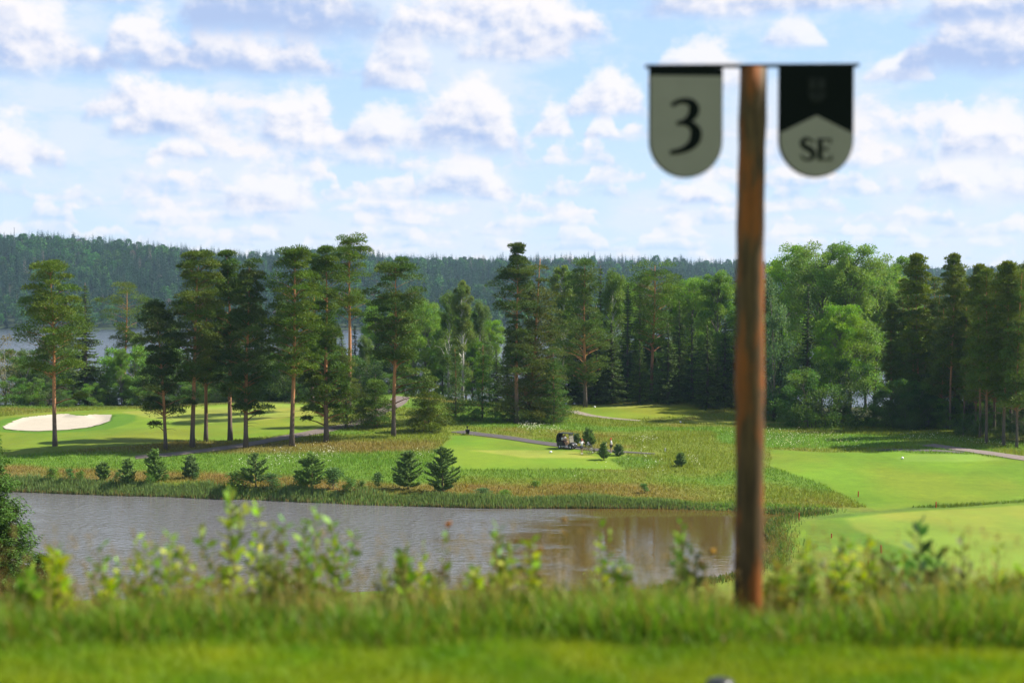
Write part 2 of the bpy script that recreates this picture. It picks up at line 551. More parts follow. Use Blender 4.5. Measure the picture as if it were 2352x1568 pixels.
POND = on_plane([(-260, 1120), (60, 1129), (180, 1134), (300, 1138), (420, 1141), (520, 1146), (620, 1148), (700, 1152), (800, 1157), (900, 1161), (1000, 1163), (1100, 1166), (1200, 1167),
                 (1300, 1166), (1400, 1166), (1500, 1167), (1690, 1173), (1760, 1178), (1830, 1180), (1880, 1181), (1855, 1186), (1800, 1192), (1765, 1204), (1755, 1225), (1770, 1250), (1765, 1275),
                 (1740, 1300), (1700, 1322), (1640, 1338), (1560, 1350), (1480, 1358), (1400, 1362), (1300, 1364), (1200, 1364), (1050, 1362), (800, 1368), (300, 1385), (-260, 1400)], POND_Z)


def inside(poly, x, y):
    x = np.asarray(x, float); y = np.asarray(y, float)
    r = np.zeros(x.shape, bool)
    n = len(poly)
    for i in range(n):
        (x0, y0), (x1, y1) = poly[i], poly[(i + 1) % n]
        if y0 == y1: continue
        c_ = ((y0 > y) != (y1 > y)) & (x < (x1 - x0) * (y - y0) / (y1 - y0) + x0)
        r ^= c_
    return r


def edge_dist(poly, x, y, closed=True):
    x = np.asarray(x, float); y = np.asarray(y, float)
    best = np.full(x.shape, 1e9)
    n = len(poly)
    for i in range(n if closed else n - 1):
        (x0, y0), (x1, y1) = poly[i], poly[(i + 1) % n]
        ex, ey = x1 - x0, y1 - y0
        t = np.clip(((x - x0) * ex + (y - y0) * ey) / (ex * ex + ey * ey + 1e-12), 0, 1)
        best = np.minimum(best, (x - x0 - t * ex) ** 2 + (y - y0 - t * ey) ** 2)
    return np.sqrt(best)


def signed(poly, x, y):
    d = edge_dist(poly, x, y)
    return np.where(inside(poly, x, y), -d, d)


NEAR = np.array([(-20, 27.72), (5.28, 27.72), (5.9, 27.6), (7, 27.25), (10, 26.0), (20, 21.6), (40, 15.2), (60, 11.0), (80, 8.95), (95, 8.4), (120, 8.2), (1000, 8.0)])
BUNKER = None


def terrain(x, y):
    x = np.asarray(x, float); y = np.asarray(y, float)
    zn = np.interp(y, NEAR[:, 0], NEAR[:, 1]) - 0.02 * np.abs(x) * smooth(5.2, 9, y) * smooth(60, 30, y)
    w = smooth(82, 104, y)
    z = np.where(y > 80, zn * (1 - w) + w * tps(x, np.maximum(y, 78)), zn)
    m = (y > 85) & (y < 175)
    if m.any():
        z = np.array(z)
        sd = signed(POND, x[m], y[m])
        zz = np.maximum(z[m], POND_Z + 0.3)
        rim = POND_Z + 0.10 + 0.55 * np.maximum(sd, 0)
        near = np.minimum(zz, rim)
        z[m] = np.where(sd < 0, POND_Z - np.minimum(1.6, 0.12 - 0.45 * sd), near)
    z = z + (fbm(x / 9.0, y / 9.0, 5, 3) - 0.5) * 0.35 * smooth(145, 160, y) * smooth(400, 300, y)
    return z


_ys = np.concatenate([np.arange(92, 200, 0.15), np.arange(200, 330, 0.25)])


def hit(dx, dy):
    """first ground point seen at a photo point"""
    tx, tz = ray(dx, dy)
    zz = CAM_Z + tz * _ys
    d = zz - terrain(tx * _ys, _ys)
    i = np.argmax(d < 0)
    if d[i] >= 0: i = int(np.argmin(d))
    Y = _ys[i]
    return np.array([float(tx * Y), Y, float(terrain(np.array([tx * Y]), np.array([Y]))[0])])


def gz(x, y): return float(terrain(np.array([x]), np.array([y]))[0])


def pix(pts): return np.array([hit(a, b)[:2] for a, b in pts])


# ------------------------------------------------------------------ areas of the course
Z_GREEN = pix([(-60, 1052), (-60, 965), (0, 957), (90, 948), (250, 941), (450, 933), (560, 926), (640, 925), (700, 929), (735, 962), (745, 985), (640, 1000), (520, 1012), (440, 1010), (330, 1022), (200, 1030), (60, 1043)])
Z_PUTT = pix([(275, 945), (450, 936), (560, 929), (640, 927), (700, 931), (728, 950), (650, 960), (560, 968), (480, 972), (400, 968), (330, 958)])
BUNKER = pix([(6, 980), (22, 971), (50, 961), (90, 957), (122, 955), (155, 954), (180, 957), (196, 957), (204, 955.5), (230, 955), (258, 956), (253, 966), (230, 975), (201, 982), (155, 987), (90, 990), (36, 988), (11, 985)])
Z_TEE = pix([(1085, 1034), (1150, 1033.5), (1265, 1034), (1320, 1036), (1375, 1050.5), (1280, 1051), (1205, 1052)])
Z_TEE_SURR = pix([(1040, 1000), (1100, 1002), (1200, 1014), (1290, 1027), (1390, 1036), (1440, 1045), (1400, 1055), (1440, 1078), (1300, 1076), (1180, 1078), (1060, 1078), (1000, 1060), (1010, 1030)])
Z_TEE_UP = pix([(1355, 934), (1400, 928.5), (1600, 926.5), (1640, 932), (1600, 936), (1420, 938)])
Z_TEE_UPS = pix([(1320, 950), (1345, 938), (1400, 928), (1620, 927), (1660, 942), (1560, 956), (1430, 962)])
Z_TEE_R = pix([(1560, 968), (1600, 964), (1840, 964), (1872, 969), (1800, 972), (1600, 972)])
Z_FAIR_R = pix([(1770, 1032), (1900, 1040), (2060, 1038), (2200, 1046), (2420, 1064), (2420, 1162), (2280, 1160), (2100, 1172), (2010, 1172), (1960, 1150), (1880, 1110), (1810, 1085), (1770, 1070)])
Z_LUSH_R = pix([(1640, 985), (1760, 990), (1960, 998), (2120, 1008), (2340, 1030), (2130, 1024), (1990, 1030), (1770, 1029), (1650, 1020)])
Z_TEE_RR = pix([(2060, 1052), (2090, 1043), (2240, 1044), (2310, 1056), (2200, 1061), (2080, 1060)])
Z_APRON = pix([(1765, 1215), (1850, 1196), (1960, 1182), (2130, 1168), (2420, 1150), (2420, 1380), (1900, 1380), (2010, 1340), (1990, 1320), (2050, 1295), (1990, 1268), (1880, 1240), (1800, 1230)])
Z_GREEN_R = pix([(1943, 1190), (2010, 1181), (2140, 1171), (2420, 1154), (2420, 1376), (1990, 1376), (2040, 1350), (2110, 1345), (2190, 1330), (2190, 1300), (2140, 1275), (2080, 1262), (2010, 1238), (1960, 1210)])
Z_BAND_R = pix([(1870, 1187), (2010, 1173), (2130, 1161), (2280, 1152), (2420, 1145), (2420, 1151), (2280, 1158), (2140, 1168), (2000, 1180), (1885, 1193)])
Z_NEARSHORE = pix([(1160, 1372), (1300, 1366), (1480, 1362), (1640, 1342), (1760, 1300), (1790, 1330), (1790, 1385), (1160, 1385)])
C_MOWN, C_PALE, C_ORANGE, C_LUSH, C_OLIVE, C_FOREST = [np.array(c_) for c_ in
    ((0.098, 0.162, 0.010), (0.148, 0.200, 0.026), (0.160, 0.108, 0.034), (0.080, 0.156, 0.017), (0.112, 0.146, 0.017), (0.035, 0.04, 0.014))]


def colour_at(x, y):
    """albedo of the ground cover and how long the grass is (0 mown .. 1 rough)"""
    x = np.asarray(x, float); y = np.asarray(y, float)
    n1 = fbm(x / 11.0, y / 15.0, 11, 4); n2 = fbm(x / 3.5, y / 5.0, 21, 4); n3 = fbm(x / 26.0, y / 9.0, 31, 3)
    jx = x + (n2 - 0.5) * 1.6; jy = y + (fbm(x / 3.0, y / 3.0, 41, 3) - 0.5) * 2.4
    C = np.tile(C_OLIVE, (x.size, 1)); L = np.ones(x.size)

    def lay(c_, f, long=None):
        nonlocal C, L
        f = np.clip(f, 0, 1)[:, None]
        C = C * (1 - f) + np.asarray(c_) * f
        if long is not None: L = L * (1 - f[:, 0]) + long * f[:, 0]
    lay(C_ORANGE, smooth(0.46, 0.66, n1 * 0.55 + n2 * 0.45) * 0.42)
    lay(C_LUSH, smooth(0.50, 0.62, n3 * 0.6 + n1 * 0.4) * 0.85)
    # dry band along the far bank of the pond, lusher band behind it
    sd = np.full(x.size, 99.0); m = (y > 85) & (y < 185)
    sd[m] = signed(POND, x[m], y[m])
    far = (y > 128)
    sdj = sd + (n1 - 0.5) * 5
    lay(C_ORANGE * (0.92, 0.86, 0.9), (smooth(1.0, 3.0, sdj) * smooth(11.0, 7.5, sdj)) * far * smooth(24, 12, x) * (0.58 + 0.5 * (n2 - 0.3)))
    lay(C_LUSH, (smooth(7.5, 10.5, sdj) * smooth(27, 19, sdj)) * far * smooth(-4, -10, x - 0.0) * 0.9)
    lay(C_LUSH, (smooth(11.0, 14.5, sdj) * smooth(22, 17, sdj)) * far * smooth(12, 6, x) * smooth(-16, -10, x) * 0.7)
    lay(C_LUSH * 0.9, smooth(2.4, 0.2, sd) * (sd < 3), 1)
    # shaded belt under the pines stays orange and straw-like
    lay(C_ORANGE * 0.85, smooth(167, 171, jy) * smooth(182, 176, jy) * smooth(-5, -12, x) * 0.65)
    # mown areas with crisp edges
    def area(poly, c_, soft=0.5, stripe=0.0, long=0.0):
        xs, ys_ = x + (n2 - 0.5) * soft, y + (n1 - 0.5) * soft * 2
        lo, hi = poly.min(0) - 1, poly.max(0) + 1
        mm = (xs > lo[0]) & (xs < hi[0]) & (ys_ > lo[1]) & (ys_ < hi[1])
        f = np.zeros(x.size)
        if mm.any(): f[mm] = smooth(0.6, -0.6, signed(poly, xs[mm], ys_[mm]))
        wornc = np.clip((n1 - 0.42) * 2.8, 0, 0.65)[:, None]
        cc = c_ * (0.80 + 0.40 * n3 + 0.34 * (n2 - 0.5))[:, None]
        lay(cc * (1 - wornc) + cc * (1.45, 0.97, 1.2) * wornc, f, long)
        return f
    area(Z_GREEN, C_MOWN * (1.02, 1.0, 1.0))
    area(Z_PUTT, C_PALE)
    if BUNKER is not None:
        b = np.full(x.size, 99.0); lo, hi = BUNKER.min(0) - 6, BUNKER.max(0) + 6
        mm = (x > lo[0]) & (x < hi[0]) & (y > lo[1]) & (y < hi[1])
        if mm.any(): b[mm] = signed(BUNKER, x[mm], y[mm])
        lay(C_MOWN * (0.62, 0.8, 0.8), smooth(2.6, 1.8, b - 1.3 * np.clip((x - BUNKER[:, 0].mean()) / 9, 0, 2)), 0.1)
    area(Z_TEE_SURR, C_MOWN * (0.85, 1.03, 1.0), 0.8, 0, 0.05)
    area(Z_TEE, C_PALE * (0.95, 1.0, 1.0), 0.1)
    area(Z_TEE_UPS, C_MOWN * (1.1, 1.0, 1.0), 0.6, 0, 0.15)
    area(Z_TEE_UP, C_PALE * (0.95, 1.0, 1.0), 0.1)
    area(Z_TEE_R, C_PALE, 0.2)
    area(Z_FAIR_R, C_MOWN * (0.88, 0.98, 0.9), 0.8, 0, 0.3)
    area(Z_LUSH_R, C_LUSH * (1.05, 1.05, 1.1), 2.5, 0, 1.0)
    area(Z_TEE_RR, C_PALE * (0.8, 1.0, 0.9), 0.1)
    area(Z_APRON, C_MOWN * (0.70, 0.86, 0.95), 0.4, 0, 0.25)
    area(Z_BAND_R, C_LUSH * (0.75, 0.75, 0.8), 0.5, 0, 0.8)
    area(Z_GREEN_R, C_PALE * (0.84, 0.94, 0.75), 0.12)
    area(Z_NEARSHORE, C_OLIVE * 1.1, 0.6, 0, 0.4)
    # bare earth on the bank
    lay((0.10, 0.066, 0.05), smooth(0.6, 0.72, n2) * smooth(2, 4, sd) * smooth(11, 7, sd) * far * smooth(-12, -6, x) * smooth(16, 8, x) * 0.8)
    # forest floor behind the crest
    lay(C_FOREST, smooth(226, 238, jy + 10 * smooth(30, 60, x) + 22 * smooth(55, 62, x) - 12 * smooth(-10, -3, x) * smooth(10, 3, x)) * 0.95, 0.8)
    # tee under the camera and the rough slope below it
    tee = smooth(5.34, 5.18, y + (fbm(x * 2.1, y * 2.1, 43, 3) - .5) * 0.3)
    lay((0.115, 0.185, 0.012), tee, 0.1)
    lay((0.06, 0.09, 0.012), (y > 5.35) * smooth(92, 86, y), 1.0)
    lay((0.05, 0.035, 0.015), (sd < 0) * 1.0, 0.3)
    return C, L


# ================================================================== ground, water, hills
rows = np.concatenate([np.arange(-12, 4, 1.0), np.arange(4, 9, 0.12), np.arange(9, 92, 1.0), np.arange(92, 255, 0.42), np.arange(255, 470, 3.0)])
cols = np.linspace(-0.58, 0.58, 640)
GX = cols[None, :] * (rows[:, None] + 22.0); GY = np.repeat(rows[:, None], len(cols), 1)
nr, nc = GX.shape
gzv = terrain(GX.ravel(), GY.ravel())
if BUNKER is not None:
    lo, hi = BUNKER.min(0) - 3, BUNKER.max(0) + 3
    fx, fy = GX.ravel(), GY.ravel()
    mm = (fx > lo[0]) & (fx < hi[0]) & (fy > lo[1]) & (fy < hi[1])
    sdb = signed(BUNKER, fx[mm], fy[mm])
    back = smooth(BUNKER[:, 1].mean() - 4, BUNKER[:, 1].max(), fy[mm])
    gzv[mm] += np.where(sdb < 0, -0.35, 0.16 * back * smooth(2.5, 0.0, sdb) + 0.0)
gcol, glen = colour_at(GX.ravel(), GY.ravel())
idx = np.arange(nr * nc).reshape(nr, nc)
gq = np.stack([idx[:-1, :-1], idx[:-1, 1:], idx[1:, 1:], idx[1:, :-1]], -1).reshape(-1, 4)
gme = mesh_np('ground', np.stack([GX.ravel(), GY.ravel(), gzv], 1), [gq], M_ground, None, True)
ga = gme.color_attributes.new('col', 'FLOAT_COLOR', 'POINT')
ga.data.foreach_set('color', np.concatenate([gcol, glen[:, None]], 1).astype(np.float32).ravel())
tag(ob('ground', gme), kind='structure')


def draped(name, poly_or_line, width, mat, col, lift=0.03, kind='structure'):
    """a strip laid on the ground along a line of photo points"""
    P = np.asarray(poly_or_line, float)
    # resample
    seg = np.r_[0, np.cumsum(np.linalg.norm(np.diff(P, axis=0), axis=1))]
    s = np.arange(0, seg[-1], 0.5)
    c_ = np.stack([np.interp(s, seg, P[:, 0]), np.interp(s, seg, P[:, 1])], 1)
    k = np.ones(9) / 9
    cp = np.pad(c_, ((4, 4), (0, 0)), mode='edge')
    c_ = np.stack([np.convolve(cp[:, 0], k, 'valid'), np.convolve(cp[:, 1], k, 'valid')], 1)
    T = np.gradient(c_, axis=0); T /= np.linalg.norm(T, axis=1)[:, None]
    N = np.stack([-T[:, 1], T[:, 0]], 1)
    w = np.broadcast_to(np.asarray(width if np.ndim(width) == 0 else np.interp(s, np.linspace(0, seg[-1], len(width)), width), float), (len(s),))
    off = np.linspace(-.5, .5, 7)
    edge = (fbm(s / 1.7, s * 0, 77, 2) - 0.5) * 0.35
    X = c_[:, None, 0] + N[:, None, 0] * (off[None] * (w + edge)[:, None]); Y = c_[:, None, 1] + N[:, None, 1] * (off[None] * (w + edge)[:, None])
    Z = terrain(X.ravel(), Y.ravel()) + lift
    i = np.arange(X.size).reshape(X.shape)
    F = np.stack([i[:-1, :-1], i[:-1, 1:], i[1:, 1:], i[1:, :-1]], -1).reshape(-1, 4)
    o = ob(name, mesh_np(name, np.stack([X.ravel(), Y.ravel(), Z], 1), [F[:, ::-1]], mat, np.tile(col, (X.size, 1)), True))
    return tag(o, kind=kind)


path_w = draped('path', pix([(300, 1052), (380, 1046), (470, 1036), (560, 1023), (650, 1006), (740, 990), (800, 976), (850, 960), (890, 938), (915, 920), (925, 909)]),
                [1.6, 2.6, 2.6, 2.6, 2.7], M_path, (0.125, 0.102, 0.088), 0.05)
path_c = draped('path', pix([(1046, 990), (1070, 994), (1110, 998), (1150, 1003), (1220, 1014), (1290, 1024), (1345, 1031), (1400, 1036.5), (1480, 1041), (1520, 1043)]),
                [2.4, 2.4, 2.4, 2.2, 0.7], M_path, (0.07, 0.062, 0.062), 0.06)
path_u = draped('path', pix([(1308, 943), (1345, 953), (1400, 961), (1480, 967.5)]), [2.4, 1.8, 1.2], M_path, (0.19, 0.165, 0.125), 0.05)
path_r = draped('path', pix([(2122, 1021), (2160, 1026), (2200, 1031), (2280, 1042), (2352, 1053), (2440, 1066)]), 2.8, M_path, (0.165, 0.135, 0.118), 0.06)
path_shade = draped('path', pix([(2000, 1033.5), (2080, 1033.5), (2150, 1034.5), (2230, 1041)]), [0.8, 1.6, 1.9], M_path, (0.08, 0.075, 0.065), 0.04)  # dark strip that paints the shading left of the right path

# sand in the bunker
lo, hi = BUNKER.min(0) - .5, BUNKER.max(0) + .5
sx, sy = np.meshgrid(np.arange(lo[0], hi[0], 0.3), np.arange(lo[1], hi[1], 0.3))
sdv = signed(BUNKER, sx.ravel(), sy.ravel()).reshape(sx.shape)
szv = terrain(sx.ravel(), sy.ravel()).reshape(sx.shape) - 0.20 * smooth(0.1, -1.2, sdv) + 0.04 + 0.22 * smooth(BUNKER[:, 1].max() - 9, BUNKER[:, 1].max(), sy) * smooth(-2.0, 0.1, sdv)
ii = np.arange(sx.size).reshape(sx.shape)
q = np.stack([ii[:-1, :-1], ii[:-1, 1:], ii[1:, 1:], ii[1:, :-1]], -1).reshape(-1, 4)
q = q[(sdv.ravel()[q] < 0.12).all(1)]
sc = np.tile((0.335, 0.298, 0.238), (sx.size, 1)) * (0.93 + 0.14 * fbm(sx.ravel() * 1.2, sy.ravel() * 1.2, 91, 3))[:, None]
tag(ob('bunker_sand', mesh_np('bunker_sand', np.stack([sx.ravel(), sy.ravel(), szv.ravel()], 1), [q], M_sand, sc, True)), kind='structure')


def sheet(name, x0, x1, y0, y1, z, mat, nx=8, ny=8):
    X, Y = np.meshgrid(np.linspace(x0, x1, nx), np.linspace(y0, y1, ny))
    i = np.arange(X.size).reshape(X.shape)
    F = np.stack([i[:-1, :-1], i[:-1, 1:], i[1:, 1:], i[1:, :-1]], -1).reshape(-1, 4)
    return tag(ob(name, mesh_np(name, np.stack([X.ravel(), Y.ravel(), np.full(X.size, z)], 1), [F], mat)), kind='structure')


M_pond = mat_water('pond_water', (0.070, 0.046, 0.012), 0.07, 0.03, 1.0, 2.6, (1.0, 4.0))
M_lake = mat_water('lake_water', (0.03, 0.035, 0.045), 0.22, 0.7, 1.0, 0.9)
pm = POND.min(0); px_ = POND.max(0)
sheet('pond_water', pm[0] - 20, px_[0] + 2, 84, 158, POND_Z, M_pond)
sheet('lake_water', -1500, 1500, 255, 2600, 0.0, M_lake)

# far hills across the lake
RIDGE = np.array([(-500, 535), (0, 541), (80, 543), (150, 549), (300, 560), (450, 577), (600, 587), (680, 583), (740, 572), (790, 570), (830, 575), (900, 594), (1000, 600), (1100, 601), (1300, 597), (1500, 598),
                  (1680, 606), (1900, 615), (2080, 621), (2200, 624), (2352, 616), (2900, 610)])
RT = ray(RIDGE[:, 0], RIDGE[:, 1] * 0 + 650)[0]
RD = np.interp(RIDGE[:, 0], [0, 450, 600, 750, 1000, 1500, 2000, 2352], [1650, 1700, 1800, 1750, 1950, 2200, 2700, 2900])
RZ = CAM_Z + ray(RIDGE[:, 0], RIDGE[:, 1])[1] * RD - 13.0
SHORE = 1195.0


def hill_z(x, y):
    t = x / y
    rd = np.interp(t, RT, RD); rz = np.interp(t, RT, RZ)
    s = np.clip((y - SHORE - 14 * (fbm(x / 70, y * 0 + 3.0, 61, 3) - .5)) / (rd - SHORE), -0.2, 1.6)
    up = np.where(s < 1, np.sign(s) * (1 - (1 - np.clip(np.abs(s), 0, 1)) ** 1.5), 1 - 0.15 * (s - 1))
    return rz * up + (fbm(x / 90, y / 90, 62, 4) - 0.5) * 16 * np.clip(s * 3, 0, 1) * np.clip((1.15 - s) * 3, 0.25, 1)


hr = np.concatenate([np.arange(1150, 1900, 10), np.arange(1900, 3080, 20)])
hc = np.linspace(-0.55, 0.55, 260)
HX = hc[None] * hr[:, None]; HY = np.repeat(hr[:, None], len(hc), 1)
HZ = hill_z(HX.ravel(), HY.ravel())
i = np.arange(HX.size).reshape(HX.shape)
F = np.stack([i[:-1, :-1], i[:-1, 1:], i[1:, 1:], i[1:, :-1]], -1).reshape(-1, 4)
tag(ob('hills', mesh_np('hills', np.stack([HX.ravel(), HY.ravel(), HZ], 1), [F], M_ground_far, np.tile((0.03, 0.045, 0.018), (HX.size, 1)), True)), kind='structure')

# ================================================================== trees
def unit(a): return a / (np.linalg.norm(a, axis=-1, keepdims=True) + 1e-9)


def tri_leaves(r, pos, dirv, L, W, col, flat=0.0):
    """one narrow triangle for each spray of needles; flat: how level the sprays lie"""
    side = unit(np.cross(dirv, unit(r.normal(size=pos.shape)) + np.array([0, 0, flat]))) * (W / 2)[:, None]
    V = np.stack([pos - side, pos + side, pos + dirv * L[:, None]], 1).reshape(-1, 3)
    return V, np.arange(len(V)).reshape(-1, 3), np.repeat(col, 3, axis=0)


def quad_leaves(r, pos, dirv, L, W, col):
    side = unit(np.cross(dirv, unit(r.normal(size=pos.shape)))) * (W / 2)[:, None]
    mid = pos + dirv * (L * 0.5)[:, None]
    V = np.stack([pos, mid + side, pos + dirv * L[:, None], mid - side], 1).reshape(-1, 3)
    return V, np.arange(len(V)).reshape(-1, 4), np.repeat(col, 4, axis=0)


def clump_points(r, cen, ax, n, power=2.4, up=0.65):
    """n points in each ellipsoid clump, most of them near its upper surface"""
    k = np.repeat(np.arange(len(cen)), n)
    d = unit(r.normal(size=(len(k), 3)))
    flip = (r.random(len(k)) < up) & (d[:, 2] < 0)
    d[flip, 2] *= -1
    pos = cen[k] + d * ax[k] * (r.random(len(k)) ** (1 / power))[:, None]
    return k, d, pos


BARK_LOW, BARK_UP = np.array((0.105, 0.085, 0.068)), np.array((0.46, 0.205, 0.080))


def trunk_tube(r, H, rad, lean=(0, 0), bend=0.25, n=14, bark=(BARK_LOW, BARK_UP), turn=0.38, k=9, flare=1.35):
    h = np.linspace(0, 1, n)
    x = lean[0] * h ** 1.3 + bend * np.sin(h * 5 + r.random() * 6) * h * (1 - h * .5)
    y = lean[1] * h ** 1.3 + bend * np.cos(h * 4 + r.random() * 6) * h * (1 - h * .5)
    x -= x[0]; y -= y[0]
    P = np.stack([x, y, h * H], 1); P[0, 2] = -0.5
    rr = rad * (1 - h * 0.86); rr[0] *= flare; rr[1] *= 1.02
    c_ = bark[0] + (bark[1] - bark[0]) * smooth(turn - 0.22, turn + 0.12, h)[:, None]
    mb = MB(); mb.tube(P, rr, k, True, c_)
    return mb, P


def along(P, z):
    return np.stack([np.interp(z, P[:, 2], P[:, 0]), np.interp(z, P[:, 2], P[:, 1]), z], -1)


def pine_mesh(name, seed, H, cb, hw, lean=(0, 0), npads=64, leaves=150, shape='round', rad=None, gaps=0.0, tint=(1, 1, 1), low=(), dead=8, turn=0.28, size=1.0):
    """Scots pine: bare trunk, limbs and flattish needle pads. cb: height where the crown starts, hw: half width"""
    r = np.random.default_rng(seed)
    rad = rad or 0.0135 * H
    mb, P = trunk_tube(r, H * 0.97, rad, lean, bend=0.012 * H, turn=turn)
    f = np.sort(r.random(npads)) if shape != 'cone' else np.sort(1 - np.sqrt(r.random(npads)))
    prof = {'round': lambda s: np.sqrt(np.clip(1 - (np.abs(s - 0.45) / 0.60) ** 2.2, 0.05, 1)),
            'cone': lambda s: np.clip(1.05 - s, 0.10, 1) ** 0.8,
            'umbrella': lambda s: np.clip(0.35 + 1.1 * s, 0, 1) * np.clip((1.06 - s) * 4, 0.2, 1),
            'column': lambda s: np.clip((1.04 - s) * 3.0, 0.16, 1) ** 0.8 * (0.72 + 0.28 * np.sin(s * 9 + seed))}[shape]
    z = cb + f * (H - cb)
    R_ = hw * prof(f)
    az = np.cumsum(2.4 + r.normal(size=npads) * 0.5)
    rr = R_ * (r.random(npads) ** 0.55) * np.clip(1 - gaps * r.random(npads), 0.3, 1) * 0.88
    cen = along(P, z) + np.stack([np.cos(az) * rr, np.sin(az) * rr, np.zeros(npads)], 1)
    a = (0.20 * hw + 0.30) * (0.7 + 0.75 * r.random(npads)) * (0.66 + 0.34 * R_ / hw)
    ax = np.stack([a * 1.15, a * 1.15, a * (0.52 + 0.28 * r.random(npads))], 1)
    if len(low):
        lc = np.array([[q[0], q[1], q[2]] for q in low]); la = np.array([[q[3], q[3], q[3] * 0.5] for q in low])
        cen = np.concatenate([cen, lc]); ax = np.concatenate([ax, la])
    for j in range(len(cen)):
        zb = max(cb * 0.92, cen[j, 2] - 0.5 - 0.22 * np.hypot(*(cen[j, :2] - along(P, cen[j, 2])[:2])))
        if cen[j, 2] < cb: zb = cen[j, 2] - 0.9
        s = along(P, np.float64(min(zb, H * 0.95)))
        m_ = (s + cen[j]) / 2 + np.array([0, 0, 0.12])
        t_ = np.interp(s[2] / H, [0, 1], [0.095, 0.02]) * rad / 0.28
        mb.tube([s, m_, cen[j]], [t_, t_ * 0.65, t_ * 0.3], 4, False, BARK_UP * (0.75 if cen[j, 2] > cb else 0.3))
    for j in range(dead):
        zd = cb * (0.55 + 0.45 * r.random()); s = along(P, np.float64(zd)); aa = r.random() * 6.28; ln = 0.5 + r.random() * 1.3
        mb.tube([s, s + [math.cos(aa) * ln * .6, math.sin(aa) * ln * .6, .1], s + [math.cos(aa) * ln, math.sin(aa) * ln, -.25 * r.random()]], [0.035, 0.022, 0.01], 3, False, (0.15, 0.11, 0.09))
    k, d, pos = clump_points(r, cen, ax, leaves, 3.2, 0.82)
    dirv = unit(d * [1, 1, .5] + r.normal(size=d.shape) * 0.55 + [0, 0, 0.35])
    n = len(pos)
    base = np.array((0.092, 0.142, 0.021)) * np.asarray(tint)
    padc = base * (0.82 + 0.36 * r.random(len(cen)))[:, None] * (1 + (r.random((len(cen), 1)) - .5) * [0.35, 0.05, 0.1])
    V, F, C = tri_leaves(r, pos, dirv, size * (0.20 + 0.17 * r.random(n)), size * (0.085 + 0.065 * r.random(n)), padc[k], 1.1)
    return mb.mesh(name + '_trunk', M_bark, True), mesh_np(name + '_crown', V, [F], M_needle, C)


def spruce_mesh(name, seed, H, hw, cb=0.04, tint=(1, 1, 1), dens=1.0, shape=0.9, whorl=0.42, lean=(0, 0), fine=1.0):
    r = np.random.default_rng(seed)
    mb, P = trunk_tube(r, H, 0.0125 * H + .03, lean, bend=0.004 * H, bark=(np.array((0.075, 0.058, 0.048)), np.array((0.10, 0.075, 0.06))))
    A, D_, W, C0, LL = [], [], [], [], []
    z = cb * H
    step = whorl * (H / 20) ** 0.5
    base = np.array((0.056, 0.088, 0.023)) * np.asarray(tint)
    while z < H * 0.985:
        s = z / H
        Rw = hw * (1 - s) ** shape * (0.72 + 0.45 * r.random()) + 0.12
        nb = max(5, int((6 + r.integers(0, 4)) * dens))
        for b in range(nb):
            az = r.random() * 6.283; L = Rw * (0.7 + 0.4 * r.random())
            npt = max(3, int(L / (0.16 * fine ** 0.5) * dens))
            u = np.linspace(0.12, 1, npt)
            droop = -0.42 * L * u + 0.30 * L * u ** 2.5 * (0.5 + r.random() * .6) + 0.25 * u * s * L
            pts = np.stack([np.cos(az) * L * u, np.sin(az) * L * u, z + droop], 1) + np.r_[along(P, np.float64(z))[:2], 0]
            if L > 0.8 and r.random() < 0.6:
                mb.tube([pts[0], pts[npt // 2], pts[-1]], [0.03, 0.02, 0.008], 3, False, (0.07, 0.05, 0.04))
            for rep in (range(3) if fine == 1.0 else (0, 1, 2, 0, 2, 1, 0, 2)):
                lat = np.array([-np.sin(az), np.cos(az), 0]) * (rep - 1)
                fw = np.array([np.cos(az), np.sin(az), 0])
                dv = unit(lat * 0.9 + fw * (0.55 if rep != 1 else 0.5) + np.array([0, 0, -0.25 if rep != 1 else -0.85]) + r.normal(size=(npt, 3)) * 0.28)
                A.append(pts + r.normal(size=pts.shape) * (0.05 if fine == 1.0 else 0.09)); D_.append(dv)
                LL.append(fine * (0.22 + 0.34 * (1 - u) * min(1, L / 2)) * (0.8 + .5 * r.random(npt)))
                W.append(fine * np.full(npt, 0.13 if fine == 1.0 else .075) * (0.8 + .5 * r.random(npt)))
                C0.append(base * (0.8 + 0.4 * r.random()) * (1 + 0.5 * u[:, None] ** 3 * [0.7, 0.9, 0.1]))
        z += step * (0.75 + 0.5 * r.random())
    pos, dv = np.concatenate(A), np.concatenate(D_)
    V, F, C = tri_leaves(r, pos, dv, np.concatenate(LL), np.concatenate(W), np.concatenate(C0))
    return mb.mesh(name + '_trunk', M_bark, True), mesh_np(name + '_crown', V, [F], M_needle, C)


